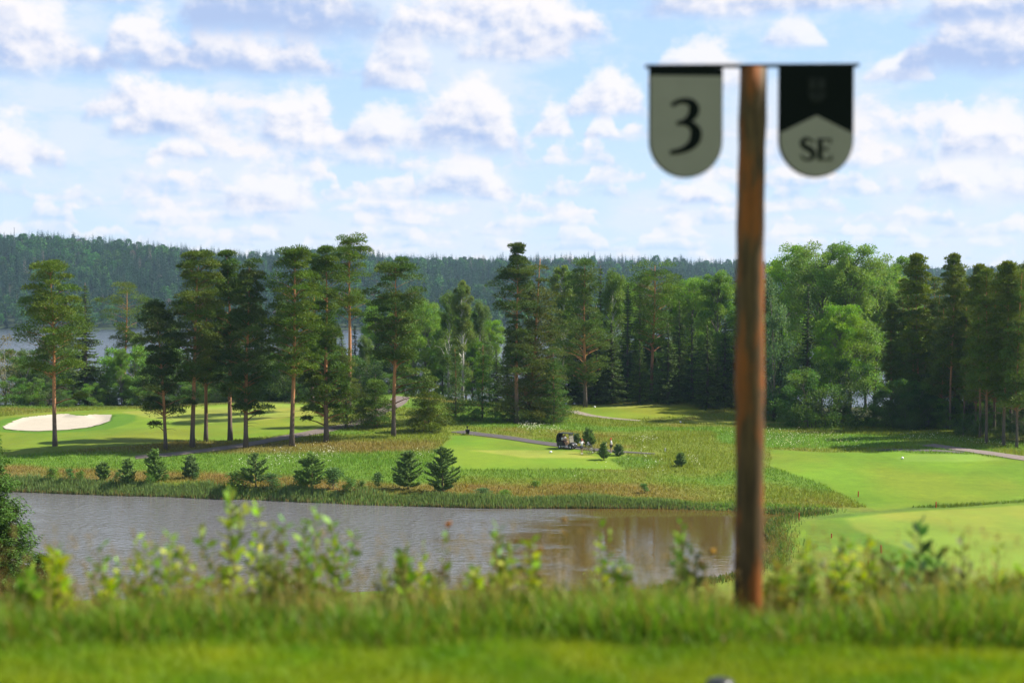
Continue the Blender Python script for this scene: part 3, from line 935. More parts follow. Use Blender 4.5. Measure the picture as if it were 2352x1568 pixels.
def leafy_mesh(name, seed, H, hw, cb, base=(0.095, 0.175, 0.03), nclump=46, leaves=260, kind='aspen', stems=1, leaf=0.22, bark=None, rad=None, lean=(0, 0), limbs=True):
    """broad-leaved tree: limbs carry leaf clumps spread through an uneven crown"""
    r = np.random.default_rng(seed)
    bark = bark or (np.array((0.09, 0.075, 0.06)), np.array((0.17, 0.16, 0.12)))
    rad = rad or 0.011 * H + 0.02
    mb = MB(); trunks = []
    for s in range(stems):
        off = np.array([0, 0]) if stems == 1 else r.normal(size=2) * 0.25 * hw
        m1, P = trunk_tube(r, H * 0.9, rad / math.sqrt(stems), (lean[0] + off[0] * 1.5, lean[1] + off[1] * 1.5), bend=0.02 * H, bark=bark, k=7)
        P = P + np.r_[off * 0.4, 0]; trunks.append(P)
        mb.add(np.concatenate(m1.V) + np.r_[off * 0.4, 0], [f for fs in m1.F.values() for f in fs], np.concatenate(m1.C))
    f = r.random(nclump) ** (0.8 if kind != 'bush' else 1.0)
    if kind == 'aspen': pr = np.sqrt(np.clip(1 - (np.abs(f - 0.42) / 0.64) ** 2.6, 0.03, 1))
    elif kind == 'birch': pr = np.sqrt(np.clip(1 - (np.abs(f - 0.35) / 0.68) ** 2.0, 0.03, 1)) * (0.75 + 0.25 * np.sin(f * 14 + seed))
    elif kind == 'bush': pr = np.sqrt(np.clip(1 - f ** 2.2, 0.05, 1))
    else: pr = np.clip((1.05 - f) * 1.6, 0.12, 1)
    az = np.cumsum(2.4 + r.normal(size=nclump) * 0.6)
    rr = hw * pr * r.random(nclump) ** 0.38 * 0.84
    z = cb + f * (H - cb) * 0.97
    tr = r.integers(0, stems, nclump)
    cen = np.stack([along(trunks[tr[j]], np.float64(min(z[j], H * .89)))[:2] for j in range(nclump)])
    cen = np.concatenate([cen, z[:, None]], 1) + np.stack([np.cos(az) * rr, np.sin(az) * rr, np.zeros(nclump)], 1)
    a = (0.17 * hw + 0.28) * (0.7 + 0.75 * r.random(nclump)) * (0.6 + 0.4 * pr)
    ax = np.stack([a, a, a * {'birch': 1.35, 'aspen': 0.95, 'bush': 0.8}.get(kind, 1.15)], 1)
    if limbs:
        for j in range(nclump):
            P = trunks[tr[j]]
            s = along(P, np.float64(max(min(cen[j, 2] - 0.9 * rr[j] - 0.4, H * 0.86), 0.12 * H)))
            m_ = s * 0.45 + cen[j] * 0.55 + np.array([0, 0, 0.06 * H * rr[j] / max(hw, .1)])
            t_ = rad * 0.28
            mb.tube([s, m_, cen[j]], [t_, t_ * .6, t_ * .25], 4, False, bark[1] * 0.9)
    k, d, pos = clump_points(r, cen, ax, leaves, 2.0, 0.6)
    n = len(pos)
    droop = {'birch': -0.75, 'aspen': 0.0}.get(kind, 0.25)
    if kind == 'birch': pos = pos + np.array([0, 0, -0.5]) * (r.random(n) ** 2)[:, None] * ax[k][:, 2:3]
    dirv = unit(d * 0.7 + r.normal(size=d.shape) * 0.6 + [0, 0, droop])
    base = np.asarray(base)
    cc = base * (0.78 + 0.44 * r.random(len(cen)))[:, None] * (1 + (r.random((len(cen), 1)) - .5) * [0.4, 0.1, 0.2])
    L = leaf * (0.75 + 0.6 * r.random(n))
    V, F, C = quad_leaves(r, pos, dirv, L, L * (0.62 if kind != 'willow' else 0.34), cc[k])
    return mb.mesh(name + '_trunk', M_bark, True), mesh_np(name + '_crown', V, [F], M_leaf, C)


def sapling_pine_mesh(name, seed, H, hw, cb=0.06, tint=(1, 1, 1), dens=1.0, open_=0.0):
    """young pine: whorls of rising branches with bottle-brush needles"""
    r = np.random.default_rng(seed)
    mb, P = trunk_tube(r, H, 0.022 * H + 0.01, bend=0.015 * H, bark=(np.array((0.12, 0.085, 0.06)), np.array((0.16, 0.12, 0.06))), k=6)
    A, D_, C0 = [], [], []
    base = np.array((0.150, 0.225, 0.070)) * np.asarray(tint)
    z = cb * H
    gap = 0.062 * H
    while z < H:
        s = z / H
        Rw = hw * (np.clip(1.06 - s, 0, 1) ** 0.55) * np.clip(0.55 + s * 2.2, 0, 1)
        for b in range(max(4, int(8 * dens))):
            if r.random() < open_: continue
            az = r.random() * 6.283; L = Rw * (0.45 + 0.8 * r.random())
            npt = max(4, int(L / 0.045 * dens))
            u = np.linspace(0.15 + open_ * .3, 1, npt)
            pts = along(P, np.float64(min(z, H * .98))) + np.stack([np.cos(az) * L * u, np.sin(az) * L * u, L * ((0.02 + .2 * r.random()) * u + (0.10 + .25 * r.random()) * u ** 2.2) + gap * (r.random() - .5)], 1)
            mb.tube([pts[0], pts[npt // 2], pts[-1]], [0.012 + .004 * H, 0.008 + .002 * H, 0.004], 3, False, (0.16, 0.115, 0.065))
            for rep in range(5):
                A.append(pts + r.normal(size=pts.shape) * 0.02)
                D_.append(unit(np.array([np.cos(az), np.sin(az), 0.8]) * 0.6 + r.normal(size=(npt, 3)) * 0.75 + [0, 0, 0.15]))
                C0.append(np.tile(base * (0.78 + 0.44 * r.random()), (npt, 1)))
        z += gap * (0.8 + 0.4 * r.random())
    t = np.linspace(0.75, 1.02, 24)
    for rep in range(4):
        A.append(along(P, t * H * .98)); D_.append(unit(r.normal(size=(24, 3)) * [.7, .7, .4] + [0, 0, .8])); C0.append(np.tile(base * 1.15, (24, 1)))
    pos, dv, c0 = np.concatenate(A), np.concatenate(D_), np.concatenate(C0)
    n = len(pos); k_ = 0.055 + 0.035 * min(H, 4)
    V, F, C = tri_leaves(r, pos, dv, k_ * (0.8 + .6 * r.random(n)), 0.040 + 0.016 * H + .03 * r.random(n), c0)
    return mb.mesh(name + '_trunk', M_bark, True), mesh_np(name + '_crown', V, [F], M_needle, C)


def plant_tree(name, meshes, x, y, label, cat='tree', group=None, rz=0.0, scale=1.0, z=None, sink=0.0, parts=('trunk', 'crown')):
    t = empty(name, (x, y, (gz(x, y) if z is None else z) - sink), rz, scale)
    tag(t, label, cat, group)
    for p, me in zip(parts, meshes): ob(p, me, t)
    return t


def spot(dx, D, dyt):
    """tree at azimuth dx, D metres away, whose top is seen at dyt: x, y, z, height"""
    x, y, zt = at(dx, dyt, D)
    x = float(x); z = gz(x, D)
    return x, D, z, float(zt) - z


def spot_base(dx, dy, dyt):
    h = hit(dx, dy)
    return spot(dx, float(h[1]), dyt)


# ---- the tall pines standing in the open, left to right (photo x, base y, top y, crown bottom y, half width px, crown shift px)
HERO = [
    (122, 1025, 612, 862, 62, -8, 'round', 58, (1.0, 1.0, 1.0), 'tall pine with orange trunk standing alone in front of the sand bunker'),
    (378, 1031, 698, 952, 54, -20, 'column', 62, (0.72, 0.74, 0.9), 'short dark pine with low drooping crown, first tree right of the bunker'),
    (438, 1026, 585, 880, 52, 18, 'round', 66, (1.05, 0.98, 0.9), 'pine whose orange trunk leans to the right, beside the start of the left path'),
    (470, 1014, 640, 880, 40, 6, 'column', 46, (0.85, 0.88, 0.9), 'straight slim pine just behind the leaning orange trunk'),
    (526, 1011, 578, 915, 54, -4, 'column', 66, (0.75, 0.82, 0.9), 'tall dark pine with forked grey trunk foot, left of the path edge'),
    (562, 1027, 600, 945, 58, 8, 'column', 72, (0.82, 0.85, 0.9), 'dense dark pine with foliage hanging low over the green, at the path edge'),
    (668, 1024, 578, 862, 60, 12, 'round', 66, (0.9, 0.92, 0.9), 'large pine with thick reddish trunk standing on the near side of the left path'),
    (748, 1014, 572, 958, 48, -2, 'column', 70, (0.85, 0.9, 0.9), 'slim pine with dark trunk and low crown, right beside the reddish thick pine'),
    (903, 1002, 600, 842, 56, 6, 'round', 66, (0.85, 0.92, 0.95), 'pine with rounded crown and bare orange trunk at the foot of the rising path'),
    (1187, 972, 566, 860, 48, 0, 'column', 62, (0.95, 0.98, 1.0), 'tall narrow pine, left of the close pair right of the middle'),
    (1217, 968, 583, 962, 72, 26, 'cone', 92, (1.2, 1.0, 0.85), 'broad olive brown pine, right of the close pair, crown reaching almost to the ground'),
]
pine_lib = []
for i, (dx, dyb, dyt, dyc, hwp, sh, shape, npd, tint, label) in enumerate(HERO):
    x, y, z, H = spot_base(dx, dyb, dyt)
    px = FPX / y
    cb = float(at(dx, dyc, y)[2]) - z
    low = []
    if i == 0: low = [(1.6, -0.6, cb - 1.0, 1.1), (3.1, 0.3, cb - 2.6, 0.9), (-1.6, 0.4, cb + 0.3, 1.2)]
    if i == 1: low = [(-1.2, -0.3, cb - 1.2, .9)]
    if i == 5: low = [(2.6, -0.5, cb + 0.4, 1.1), (1.4, .5, cb - .3, .8)]
    if i == 7: low = [(-1.8, -1.0, cb + 1.0, 1.3), (-2.0, 0.8, cb + 4.5, 1.6), (2.4, .2, cb + .5, 1.2), (-2.4, -.5, cb - .2, .8)]
    if i == 8: low = [(3.4, -0.4, cb - 0.9, 1.6), (3.9, 0.6, cb - 2.6, 1.7), (2.6, 0.2, cb - 3.9, 1.4), (4.6, 0, cb - 1.8, 1.3), (1.6, -.3, cb - .6, 1.2), (1.9, .4, cb - 2.2, 1.1)]
    ms = pine_mesh('pine', 100 + i, H, cb, hwp / px * 1.32, (sh / px, 0.3), int(npd * 1.3), 370, shape, 0.0125 * H + 0.01, 0.15, tint, low, dead=5)
    pine_lib.append((ms, H))
    plant_tree('pine_tree', ms, x, y, label, 'pine', 'tall pines on the golf course', z=z)

# pines set back behind them (photo x, metres away, top y, crown bottom y, half width px)
BACKP = [
    (283, 262, 655, 800, 50, 8, 'umbrella', 30, (1.05, 1.0, 0.9), 'sparse umbrella crowned pine in front of the lake at left'),
    (716, 212, 588, 845, 46, 4, 'column', 56, (0.95, 0.98, 0.9), 'pine with orange upper trunk showing between the thick reddish pine and the slim dark one'),
    (800, 205, 545, 735, 42, 5, 'round', 44, (1.05, 1.02, 0.95), 'tallest pine of the scene, long bare orange trunk and small open crown against the sky'),
    (1345, 228, 598, 880, 62, -4, 'column', 80, (0.92, 1.0, 0.9), 'broad dark pine behind the golf cart with reddish limbs'),
    (1497, 240, 600, 800, 52, 8, 'round', 62, (0.9, 1.0, 0.95), 'round topped pine with thin bare trunk behind the upper tee'),
    (985, 188, 872, 985, 42, 0, 'cone', 46, (1.25, 1.1, 0.9), 'small olive pine beside the top of the rising path'),
    (862, 192, 855, 978, 40, 0, 'cone', 34, (0.95, 1.05, 1.1), 'thin see-through young pine left of the orange trunked pine by the path'),
    (795, 192, 800, 972, 46, -8, 'cone', 44, (1.15, 1.08, 0.9), 'low bushy pine leaning over the left path'),
]
for i, (dx, D, dyt, dyc, hwp, sh, shape, npd, tint, label) in enumerate(BACKP):
    x, y, z, H = spot(dx, D, dyt); px = FPX / y
    cb = float(at(dx, dyc, y)[2]) - z
    ms = pine_mesh('pine', 140 + i, H, max(cb, 0.3), hwp / px * 1.4, (sh / px, 0), int(npd * 1.1), 320 if H > 12 else 420, shape, None if H > 12 else 0.019 * H, 0.2, tint, (), dead=6 if i != 2 else 14, turn=0.3 if H > 12 else 1.4, size=1.0 if H > 12 else 0.7)
    pine_lib.append((ms, H))
    plant_tree('pine_tree', ms, x, y, label, 'pine', 'pines set back behind the open ground', z=z)

# shared meshes for the woods


SPR = [(spruce_mesh('spruce', 200 + i, 20.0, hw, 0.04, t), 20.0) for i, (hw, t) in enumerate([(3.3, (1, 1, 1)), (2.7, (0.85, 0.95, 1.1)), (3.8, (1.1, 1.1, 1.0))])]
ASP = [(leafy_mesh('aspen', 220 + i, 20.0, hw, 3.5, b, 96, 460, 'aspen', leaf=0.18), 20.0) for i, (hw, b) in enumerate([(4.7, (0.165, 0.295, 0.032)), (3.8, (0.125, 0.240, 0.024)), (5.3, (0.175, 0.310, 0.034))])]
BIR = [(leafy_mesh('birch', 240 + i, 20.0, hw, 3.0, b, 74, 400, 'birch', leaf=0.16, bark=(np.array((0.20, 0.19, 0.17)), np.array((0.55, 0.53, 0.48)))), 20.0)
       for i, (hw, b) in enumerate([(3.4, (0.110, 0.178, 0.030)), (2.7, (0.120, 0.180, 0.028))])]
BSH = [(leafy_mesh('bush', 260 + i, 5.0, hw, 0.15, b, 40, 330, 'bush', 5, 0.13), 5.0) for i, (hw, b) in enumerate([(3.0, (0.085, 0.160, 0.034)), (2.5, (0.125, 0.235, 0.034)), (3.4, (0.068, 0.125, 0.030))])]
WIL = [(leafy_mesh('willow', 280, 9.0, 3.6, 0.5, (0.135, 0.130, 0.050), 34, 150, 'willow', 4, 0.2), 9.0), (leafy_mesh('willow', 281, 9.0, 2.6, 0.8, (0.095, 0.175, 0.075), 44, 260, 'willow', 3, 0.24), 9.0)]
YPN = [(pine_mesh('young_pine', 290 + i, 12.0, 0.6, 2.6, (0, 0), 64, 130, 'cone', 0.12, 0.15, t, (), 2, 0.6, 0.8), 12.0) for i, t in enumerate([(0.85, 1.1, 1.25), (0.8, 1.1, 1.15)])]
FPI = [(pine_mesh('forest_pine', 300 + i, 21.0, cbh, hw * 1.08, (0.3, 0), 76, 210, 'cone' if i < 2 else 'column', 0.17, 0.4, t, (), 16, 0.32), 21.0)
       for i, (cbh, hw, t) in enumerate([(6.0, 2.4, (1.3, 1.2, 1.0)), (4.8, 2.7, (1.2, 1.15, 1.0)), (8.0, 2.3, (1.4, 1.22, 0.95))])]
rt = random.Random(3)


def put(name, libs, i, dx, D, dyt, label, cat, group, wide=1.0):
    ms, H0 = libs[i % len(libs)]
    x, y, z, H = spot(dx, D, dyt)
    s = H / H0
    return plant_tree(name, ms, x, y, label, cat, group, rt.random() * 6.28, (s * wide, s * wide, s), z, 0.1)


# single trees one can point at (photo x, metres, top y)
put('spruce_tree', SPR, 0, 195, 240, 648, 'dark pointed spruce between the bunker pine and the sparse pine, tip against the hill', 'spruce', 'spruces of the lakeside wood', 1.4)
put('spruce_tree', SPR, 1, 1442, 238, 652, 'dark narrow spruce left of the round topped pine behind the upper tee', 'spruce', 'spruces of the lakeside wood')
put('spruce_tree', SPR, 2, 1380, 262, 608, 'spruce tip peeping over the wood between the broad dark pine and pale birches', 'spruce', 'spruces of the lakeside wood')
put('spruce_tree', SPR, 2, 1560, 236, 690, 'black green spruce right of the thin trunked pine behind the upper tee', 'spruce', 'spruces of the lakeside wood')
put('spruce_tree', SPR, 1, 1856, 216, 652, 'dark spruce standing in front of the bright aspens right of the signpost', 'spruce', 'spruces of the lakeside wood')
put('spruce_tree', SPR, 0, 1795, 222, 742, 'dark spruce close to the right side of the wooden post', 'spruce', 'spruces of the lakeside wood')
put('deciduous_tree', ASP, 1, 278, 238, 800, 'small bright green tree beneath the sparse umbrella pine', 'tree', 'broad leaved trees of the lakeside wood', 1.1)
put('willow_tree', WIL, 0, 14, 236, 752, 'thin olive willow with twiggy top at the left edge', 'willow', 'willows', 1.25)
put('birch_tree', BIR, 0, 1030, 246, 668, 'drooping birch left of the middle, before the hazy hill', 'birch', 'birches of the lakeside wood', 0.95)
put('birch_tree', BIR, 1, 1062, 240, 638, 'tallest drooping birch in the gap of the pines at the centre', 'birch', 'birches of the lakeside wood', 1.05)
put('birch_tree', BIR, 0, 1100, 252, 690, 'drooping birch nearest the lake gap at the centre', 'birch', 'birches of the lakeside wood')
put('birch_tree', BIR, 1, 1292, 250, 603, 'pale birch crown right of the olive brown pine', 'birch', 'birches of the lakeside wood', 1.1)
put('birch_tree', BIR, 0, 1408, 248, 618, 'pale birch between the dark spruce tip and the round topped pine', 'birch', 'birches of the lakeside wood')
put('young_conifer', YPN, 0, 1046, 206, 795, 'bluish dense young conifer, left of two below the birches', 'conifer', 'young conifers below the birches', 1.15)
put('young_conifer', YPN, 1, 1108, 204, 785, 'bluish dense young conifer, right of two below the birches', 'conifer', 'young conifers below the birches', 1.15)
put('young_conifer', YPN, 1, 1272, 200, 800, 'bushy young conifer spreading at the foot of the olive brown pine', 'conifer', 'young conifers below the birches', 1.25)
put('aspen_tree', ASP, 1, 1650, 240, 622, 'dark leafed aspen directly left of the wooden post', 'aspen', 'aspens of the lakeside wood', 0.95)
put('aspen_tree', ASP, 0, 1592, 252, 640, 'dark leafed aspen second left of the wooden post', 'aspen', 'aspens of the lakeside wood', 0.95)
put('aspen_tree', ASP, 2, 1822, 236, 566, 'bright green aspen nearest the right side of the signpost', 'aspen', 'aspens of the lakeside wood', 0.9)
put('aspen_tree', ASP, 2, 1888, 226, 562, 'tall bright green aspen in the middle of the bright group', 'aspen', 'aspens of the lakeside wood', 0.95)
put('aspen_tree', ASP, 0, 1955, 222, 564, 'tall bright green aspen on the right shoulder of the bright group', 'aspen', 'aspens of the lakeside wood', 0.95)
put('aspen_tree', ASP, 0, 2012, 232, 618, 'lower bright aspen in the notch of the bright group', 'aspen', 'aspens of the lakeside wood', 0.9)
put('aspen_tree', ASP, 2, 2050, 240, 590, 'bright aspen at the right end of the group, beside the forest pines', 'aspen', 'aspens of the lakeside wood', 0.78)
put('aspen_tree', ASP, 0, 1930, 212, 700, 'shorter light green aspen before the tall bright ones', 'aspen', 'aspens of the lakeside wood', 1.1)
put('willow_tree', WIL, 1, 1786, 214, 640, 'bluish green willow with feathery top right beside the post', 'willow', 'willows', 0.62)
put('deciduous_tree', BSH, 0, 1862, 204, 848, 'big rounded bush with dusty green top below the bright aspens', 'bush', 'bushes along the wood edge', 0.95)
put('deciduous_tree', BSH, 2, 1905, 206, 830, 'greyish twiggy bush right of the big rounded bush', 'bush', 'bushes along the wood edge', 0.8)
put('bush', BSH, 1, 2005, 206, 940, 'bright green bush glowing before the lake glint on the right', 'bush', 'bushes along the wood edge', 1.2)
put('bush', BSH, 0, 1962, 208, 955, 'dark bush between the rounded bush and the glowing one', 'bush', 'bushes along the wood edge', 1.1)

# the pine forest on the right
for k, (dx, D, top) in enumerate([(2072, 216, 655), (2092, 212, 640), (2112, 208, 588), (2140, 215, 625), (2166, 200, 640), (2186, 198, 588), (2206, 204, 612), (2232, 205, 640), (2255, 186, 612), (2270, 180, 604),
                                  (2288, 190, 622), (2310, 178, 606), (2326, 188, 598), (2340, 176, 612), (2362, 182, 604), (2385, 180, 610), (2420, 185, 605), (2050, 215, 700), (2300, 208, 615), (2240, 214, 630), (2375, 205, 600), (2128, 212, 650), (2152, 208, 660), (2196, 202, 680), (2218, 198, 655), (2244, 194, 670), (2278, 200, 650), (2334, 194, 640), (2100, 208, 690), (2350, 200, 660)]):
    lab = {2: 'pointed pine at the left end of the right hand forest, tip above the far hill', 5: 'tallest pine of the right hand forest, standing clear against the sky'}.get(
        k, 'slender forest pine among many reddish trunks at the right edge')
    put('pine_tree', FPI, k, dx, D, top, lab, 'pine', 'pines of the right hand forest', 0.9 + 0.25 * rt.random())

# the closed background of the wood: these look alike
for k, (dx, D, top) in enumerate([(330, 255, 800), (470, 252, 760), (520, 262, 720), (600, 256, 700), (650, 264, 690), (690, 250, 780), (760, 258, 740), (815, 262, 745), (52, 252, 800), (105, 256, 770), (150, 250, 745), (246, 256, 790), (318, 258, 765), (350, 248, 770), (395, 258, 740), (430, 250, 790), (500, 258, 745), (545, 250, 770), (585, 262, 720), (620, 252, 760), (665, 258, 730), (705, 262, 740), (735, 250, 775), (785, 256, 760), (835, 252, 770), (862, 262, 740), (900, 258, 745), (640, 245, 830), (556, 246, 835), (850, 270, 720)]):
    put('spruce_tree' if k % 2 else 'deciduous_tree', SPR if k % 2 else BIR, k, dx, D, top, 'dark tree of the shaded wood behind the tall pines at left', 'tree', 'shaded wood behind the pines', 1.15)
for k, (dx, D, top) in enumerate([(870, 262, 700), (925, 268, 700), (975, 262, 690), (1000, 272, 720), (1015, 256, 745), (1070, 262, 715), (1125, 256, 735), (1085, 250, 770), (950, 256, 760)]):
    put('deciduous_tree', ASP, k, dx, D, top, 'mid green leafy tree behind the pine with rounded crown', 'tree', 'leafy trees behind the path', 0.95)
for k, (dx, D, top) in enumerate([(1140, 230, 800), (1165, 240, 760), (1215, 236, 700), (1265, 242, 690), (1310, 255, 640), (1370, 236, 700), (1405, 232, 735), (1470, 252, 660), (1520, 246, 680),
                                  (1535, 230, 740), (1590, 232, 720), (1625, 228, 745), (1665, 232, 730), (1700, 240, 690), (1740, 236, 700), (1620, 262, 650), (1690, 262, 640), (1470, 230, 780), (1350, 246, 660)]):
    put('spruce_tree', SPR, k, dx, D, top, 'dark spruce in the dense wood behind the upper tees', 'spruce', 'dense wood behind the upper tees', 1.5)
for k, (dx, D, top) in enumerate([(1330, 258, 628), (1430, 262, 640), (1545, 258, 650), (1640, 258, 648), (1720, 255, 640), (1770, 245, 690), (1830, 252, 640), (1990, 250, 650), (1920, 250, 610), (1480, 268, 630), (1600, 270, 640)]):
    put('deciduous_tree', ASP[1:2] if k % 3 else BIR, k, dx, D, top, 'leafy tree deep in the dense wood behind the upper tees', 'tree', 'leafy trees of the dense wood', 1.0)
for k, (dx, D, top) in enumerate([(30, 232, 865), (70, 234, 880), (108, 236, 870), (150, 232, 895), (215, 236, 880), (240, 238, 890), (40, 244, 818), (310, 246, 800), (255, 246, 845), (120, 248, 800), (395, 246, 805), (90, 244, 840), (170, 246, 830), (330, 238, 850), (372, 240, 880), (415, 242, 875), (450, 243, 880), (500, 242, 895), (545, 243, 880), (590, 244, 890),
                                  (625, 243, 885), (680, 242, 880), (-20, 232, 900), (730, 238, 890), (770, 236, 875)]):
    put('bush', BSH, k, dx, D, top, 'rounded green bush in the hedge behind the left green', 'bush', 'bushes behind the left green', 1.15)
for k, (dx, D, top) in enumerate([(2075, 205, 870), (2105, 206, 880), (2135, 207, 860), (2170, 205, 885), (2205, 206, 870), (2245, 204, 890), (2285, 205, 865), (2320, 204, 880), (2355, 204, 870), (1780, 214, 905), (1815, 212, 895), (1930, 206, 920), (2060, 202, 900), (2085, 200, 920), (2120, 200, 905), (2150, 202, 900), (2190, 200, 915), (2225, 202, 905), (2265, 198, 915), (2300, 198, 900), (2335, 197, 915), (2080, 206, 945), (2130, 202, 955), (2175, 198, 940), (2215, 188, 960), (2260, 187, 945), (2305, 186, 955), (2345, 185, 940), (2370, 198, 900), (2040, 206, 880)]):
    put('bush', BSH, k + 2 * (k % 2), dx, D, top, 'shadowy bush at the foot of the right hand wood', 'bush', 'undergrowth of the right hand wood', 1.0)
for k, (dx, D, top) in enumerate([(1090, 200, 938), (1130, 198, 945), (1165, 201, 935), (1205, 200, 940), (1245, 201, 942), (1285, 203, 945), (1060, 199, 950)]):
    put('bush', BSH, 1, dx, D, top, 'low bright ferny bush in the shade below the close pair of pines', 'bush', 'low bushes below the pair of pines', 1.6)

for k, dx in enumerate(list(range(470, 900, 34)) + list(range(1290, 1770, 30))):
    put('bush', BSH, k, dx + rt.uniform(-9, 9), rt.uniform(244, 256), rt.uniform(800, 872), 'shadowy bush filling the foot of the wood behind the trunks', 'bush', 'undergrowth of the wood', 1.1)
# seedlings on the crest by the upper tee
SDL = [(leafy_mesh('seedling', 320 + i, 2.0, 0.75, 0.1, b, 16, 90, 'aspen', 1, 0.14), 2.0) for i, b in enumerate([(0.115, 0.215, 0.035), (0.09, 0.19, 0.05)])]
for k, (dx, dyb, dyt, lab) in enumerate([(1357, 925, 886, 'leafy seedling tree at the left of the upper tee crest'), (1382, 925, 898, 'small seedling second from left on the upper tee crest'),
                                         (1405, 926, 900, 'small seedling third from left on the upper tee crest'), (1500, 928, 905, 'tiny seedling in the middle of the upper tee crest'),
                                         (1570, 926, 893, 'roundish seedling tree at the right of the upper tee crest')]):
    put('seedling_tree', SDL, k, dx, 238, dyt, lab, 'seedling', 'seedlings on the upper tee crest', 1.3)

# young pines and shrubs of the pond bank and around the cart (photo x, base y, top y, half width px)
YP = [(237, 1103, 1062, 19, 0.0, 'small young pine, leftmost on the far bank of the pond'), (292, 1111, 1054, 20, 0.0, 'young pine with twin tips, second from left on the far bank'),
      (355, 1107, 1034, 25, 0.0, 'plump young pine, tallest of the left four on the far bank'), (437, 1098, 1046, 19, 0.0, 'compact bluish young pine, fourth from left on the far bank'),
      (587, 1119, 1042, 34, 0.35, 'open crowned young pine with thin trunk by the reeds'), (716, 1122, 1044, 40, 0.25, 'wide young pine beside white wildflowers on the far bank'),
      (937, 1124, 1038, 36, 0.1, 'dark young pine, left of the pair at the middle of the bank'), (1016, 1131, 1028, 42, 0.05, 'largest young pine of the bank, right of the pair'),
      (1352, 1027, 984, 17, 0.1, 'young pine right behind the golf cart'), (1325, 1019, 996, 10, 0.2, 'tiny pine at the front of the golf cart'),
      (1387, 1056, 1016, 13, 0.25, 'small scraggly pine in front of the right golf bag'), (1421, 1046, 1021, 13, 0.0, 'stocky small pine right of the person in the red cap'),
      (1564, 1070, 1041, 14, 0.0, 'small lone pine in the meadow left of the wooden post')]
for k, (dx, dyb, dyt, hwp, op_, lab) in enumerate(YP):
    x, y, z, H = spot_base(dx, dyb, dyt)
    ms = sapling_pine_mesh('young_pine', 400 + k, H, hwp * y / FPX * 1.05, 0.05 + op_ * .3, (1.0, 1.05, 1.15 if k in (3, 9, 11) else 1.0), 1.0 if H > 2.5 else 1.25, op_)
    plant_tree('young_pine', ms, x, y, lab, 'young pine', 'young pines on the meadow', z=z)
SHR = [(345, 1112, 1085, 12), (380, 1106, 1090, 9), (120, 1104, 1075, 12), (160, 1105, 1078, 10), (185, 1106, 1083, 9), (270, 1102, 1085, 8), (545, 1122, 1085, 26), (625, 1122, 1090, 20), (690, 1124, 1088, 18), (765, 1124, 1078, 22), (805, 1128, 1098, 20),
       (868, 1122, 1088, 11), (830, 1128, 1105, 12), (1110, 1140, 1122, 18), (1160, 1142, 1126, 14), (450, 1104, 1086, 8), (1230, 1118, 1104, 10), (1480, 1132, 1112, 10)]
for k, (dx, dyb, dyt, hwp) in enumerate(SHR):
    x, y, z, H = spot_base(dx, dyb, dyt)
    ms, H0 = SDL[k % 2]
    plant_tree('shrub', ms, x, y, 'low bright leafy shrub among the reeds and young pines on the far pond bank', 'shrub', 'leafy shrubs on the far pond bank', k * 1.3, (hwp * y / FPX / 0.72, hwp * y / FPX / 0.72, H / H0), z)
x, y, z, H = spot_base(1356, 1045, 1026)
plant_tree('dry_bush', leafy_mesh('dry_bush', 450, max(H, .8), 0.75, 0.1, (0.17, 0.16, 0.05), 12, 45, 'willow', 5, 0.12), x, y, 'dry twiggy bush in front of the left golf bag', 'bush', z=z)
x, y, z, H = spot_base(1372, 1363, 1325)
plant_tree('shrub', leafy_mesh('shrub', 451, 1.5, 0.9, 0.1, (0.18, 0.20, 0.05), 16, 80, 'willow', 4, 0.12), x, y, 'pale yellowish shrub at the near edge of the pond', 'shrub', z=z)
# spruce at the left edge, on the slope below the tee
x, y, z, H = spot(-22, 58, 988)
plant_tree('spruce_tree', spruce_mesh('spruce', 460, H, 3.9, 0.0, (0.95, 1.15, 0.9), 1.5, 0.85, 0.30, fine=0.62), x, y, 'big spruce cut off by the left edge, between the near slope and the pond', 'spruce', z=z)
x, y, z, H = spot(92, 52, 1265)
plant_tree('spruce_tree', spruce_mesh('spruce', 461, H, 1.9, 0.0, (0.95, 1.15, 0.9), 1.5, 0.85, 0.26, fine=0.62), x, y, 'small spruce at the right foot of the big one on the left edge', 'spruce', z=z)
x, y, z, H = spot(655, 50, 1322)
plant_tree('young_pine', sapling_pine_mesh('young_pine', 462, H, 0.8, 0.05), x, y, 'young conifer tip rising before the near water left of the middle', 'young pine', z=z)

# ---- the wooded hills across the lake: one far mass
fr = np.random.default_rng(21)
TPL = []
for v in range(5):
    r = np.random.default_rng(500 + v); A, D_, L_, W_ = [], [], [], []
    if v < 3:
        for zz in np.linspace(0.12, 0.97, 20):
            nb = 7; az = r.random(nb) * 6.28; Rw = 0.15 * (1 - zz) ** (0.8 if v < 2 else .5) + 0.016
            A.append(np.stack([np.cos(az) * 0.02, np.sin(az) * 0.02, np.full(nb, zz + 0.03)], 1)); D_.append(unit(np.stack([np.cos(az), np.sin(az), np.full(nb, -0.45)], 1) + r.normal(size=(nb, 3)) * .2))
            L_.append(Rw * (.7 + .7 * r.random(nb))); W_.append(np.full(nb, 0.085) * (1.05 - zz))
    else:
        n = 150; d = unit(r.normal(size=(n, 3))); d[:, 2] = np.abs(d[:, 2]) * np.sign(r.random(n) - .25)
        A.append(d * [.16, .16, .34] * (.75 + .3 * r.random((n, 1))) + [0, 0, .6]); D_.append(unit(d + r.normal(size=(n, 3)) * .6)); L_.append(.07 + .06 * r.random(n)); W_.append(.06 + .04 * r.random(n))
    V, F, _ = tri_leaves(r, np.concatenate(A), np.concatenate(D_), np.concatenate(L_), np.concatenate(W_), np.ones((sum(len(a) for a in A), 3)))
    TPL.append((V, F))
tt, dd = [], []
D = SHORE + 4
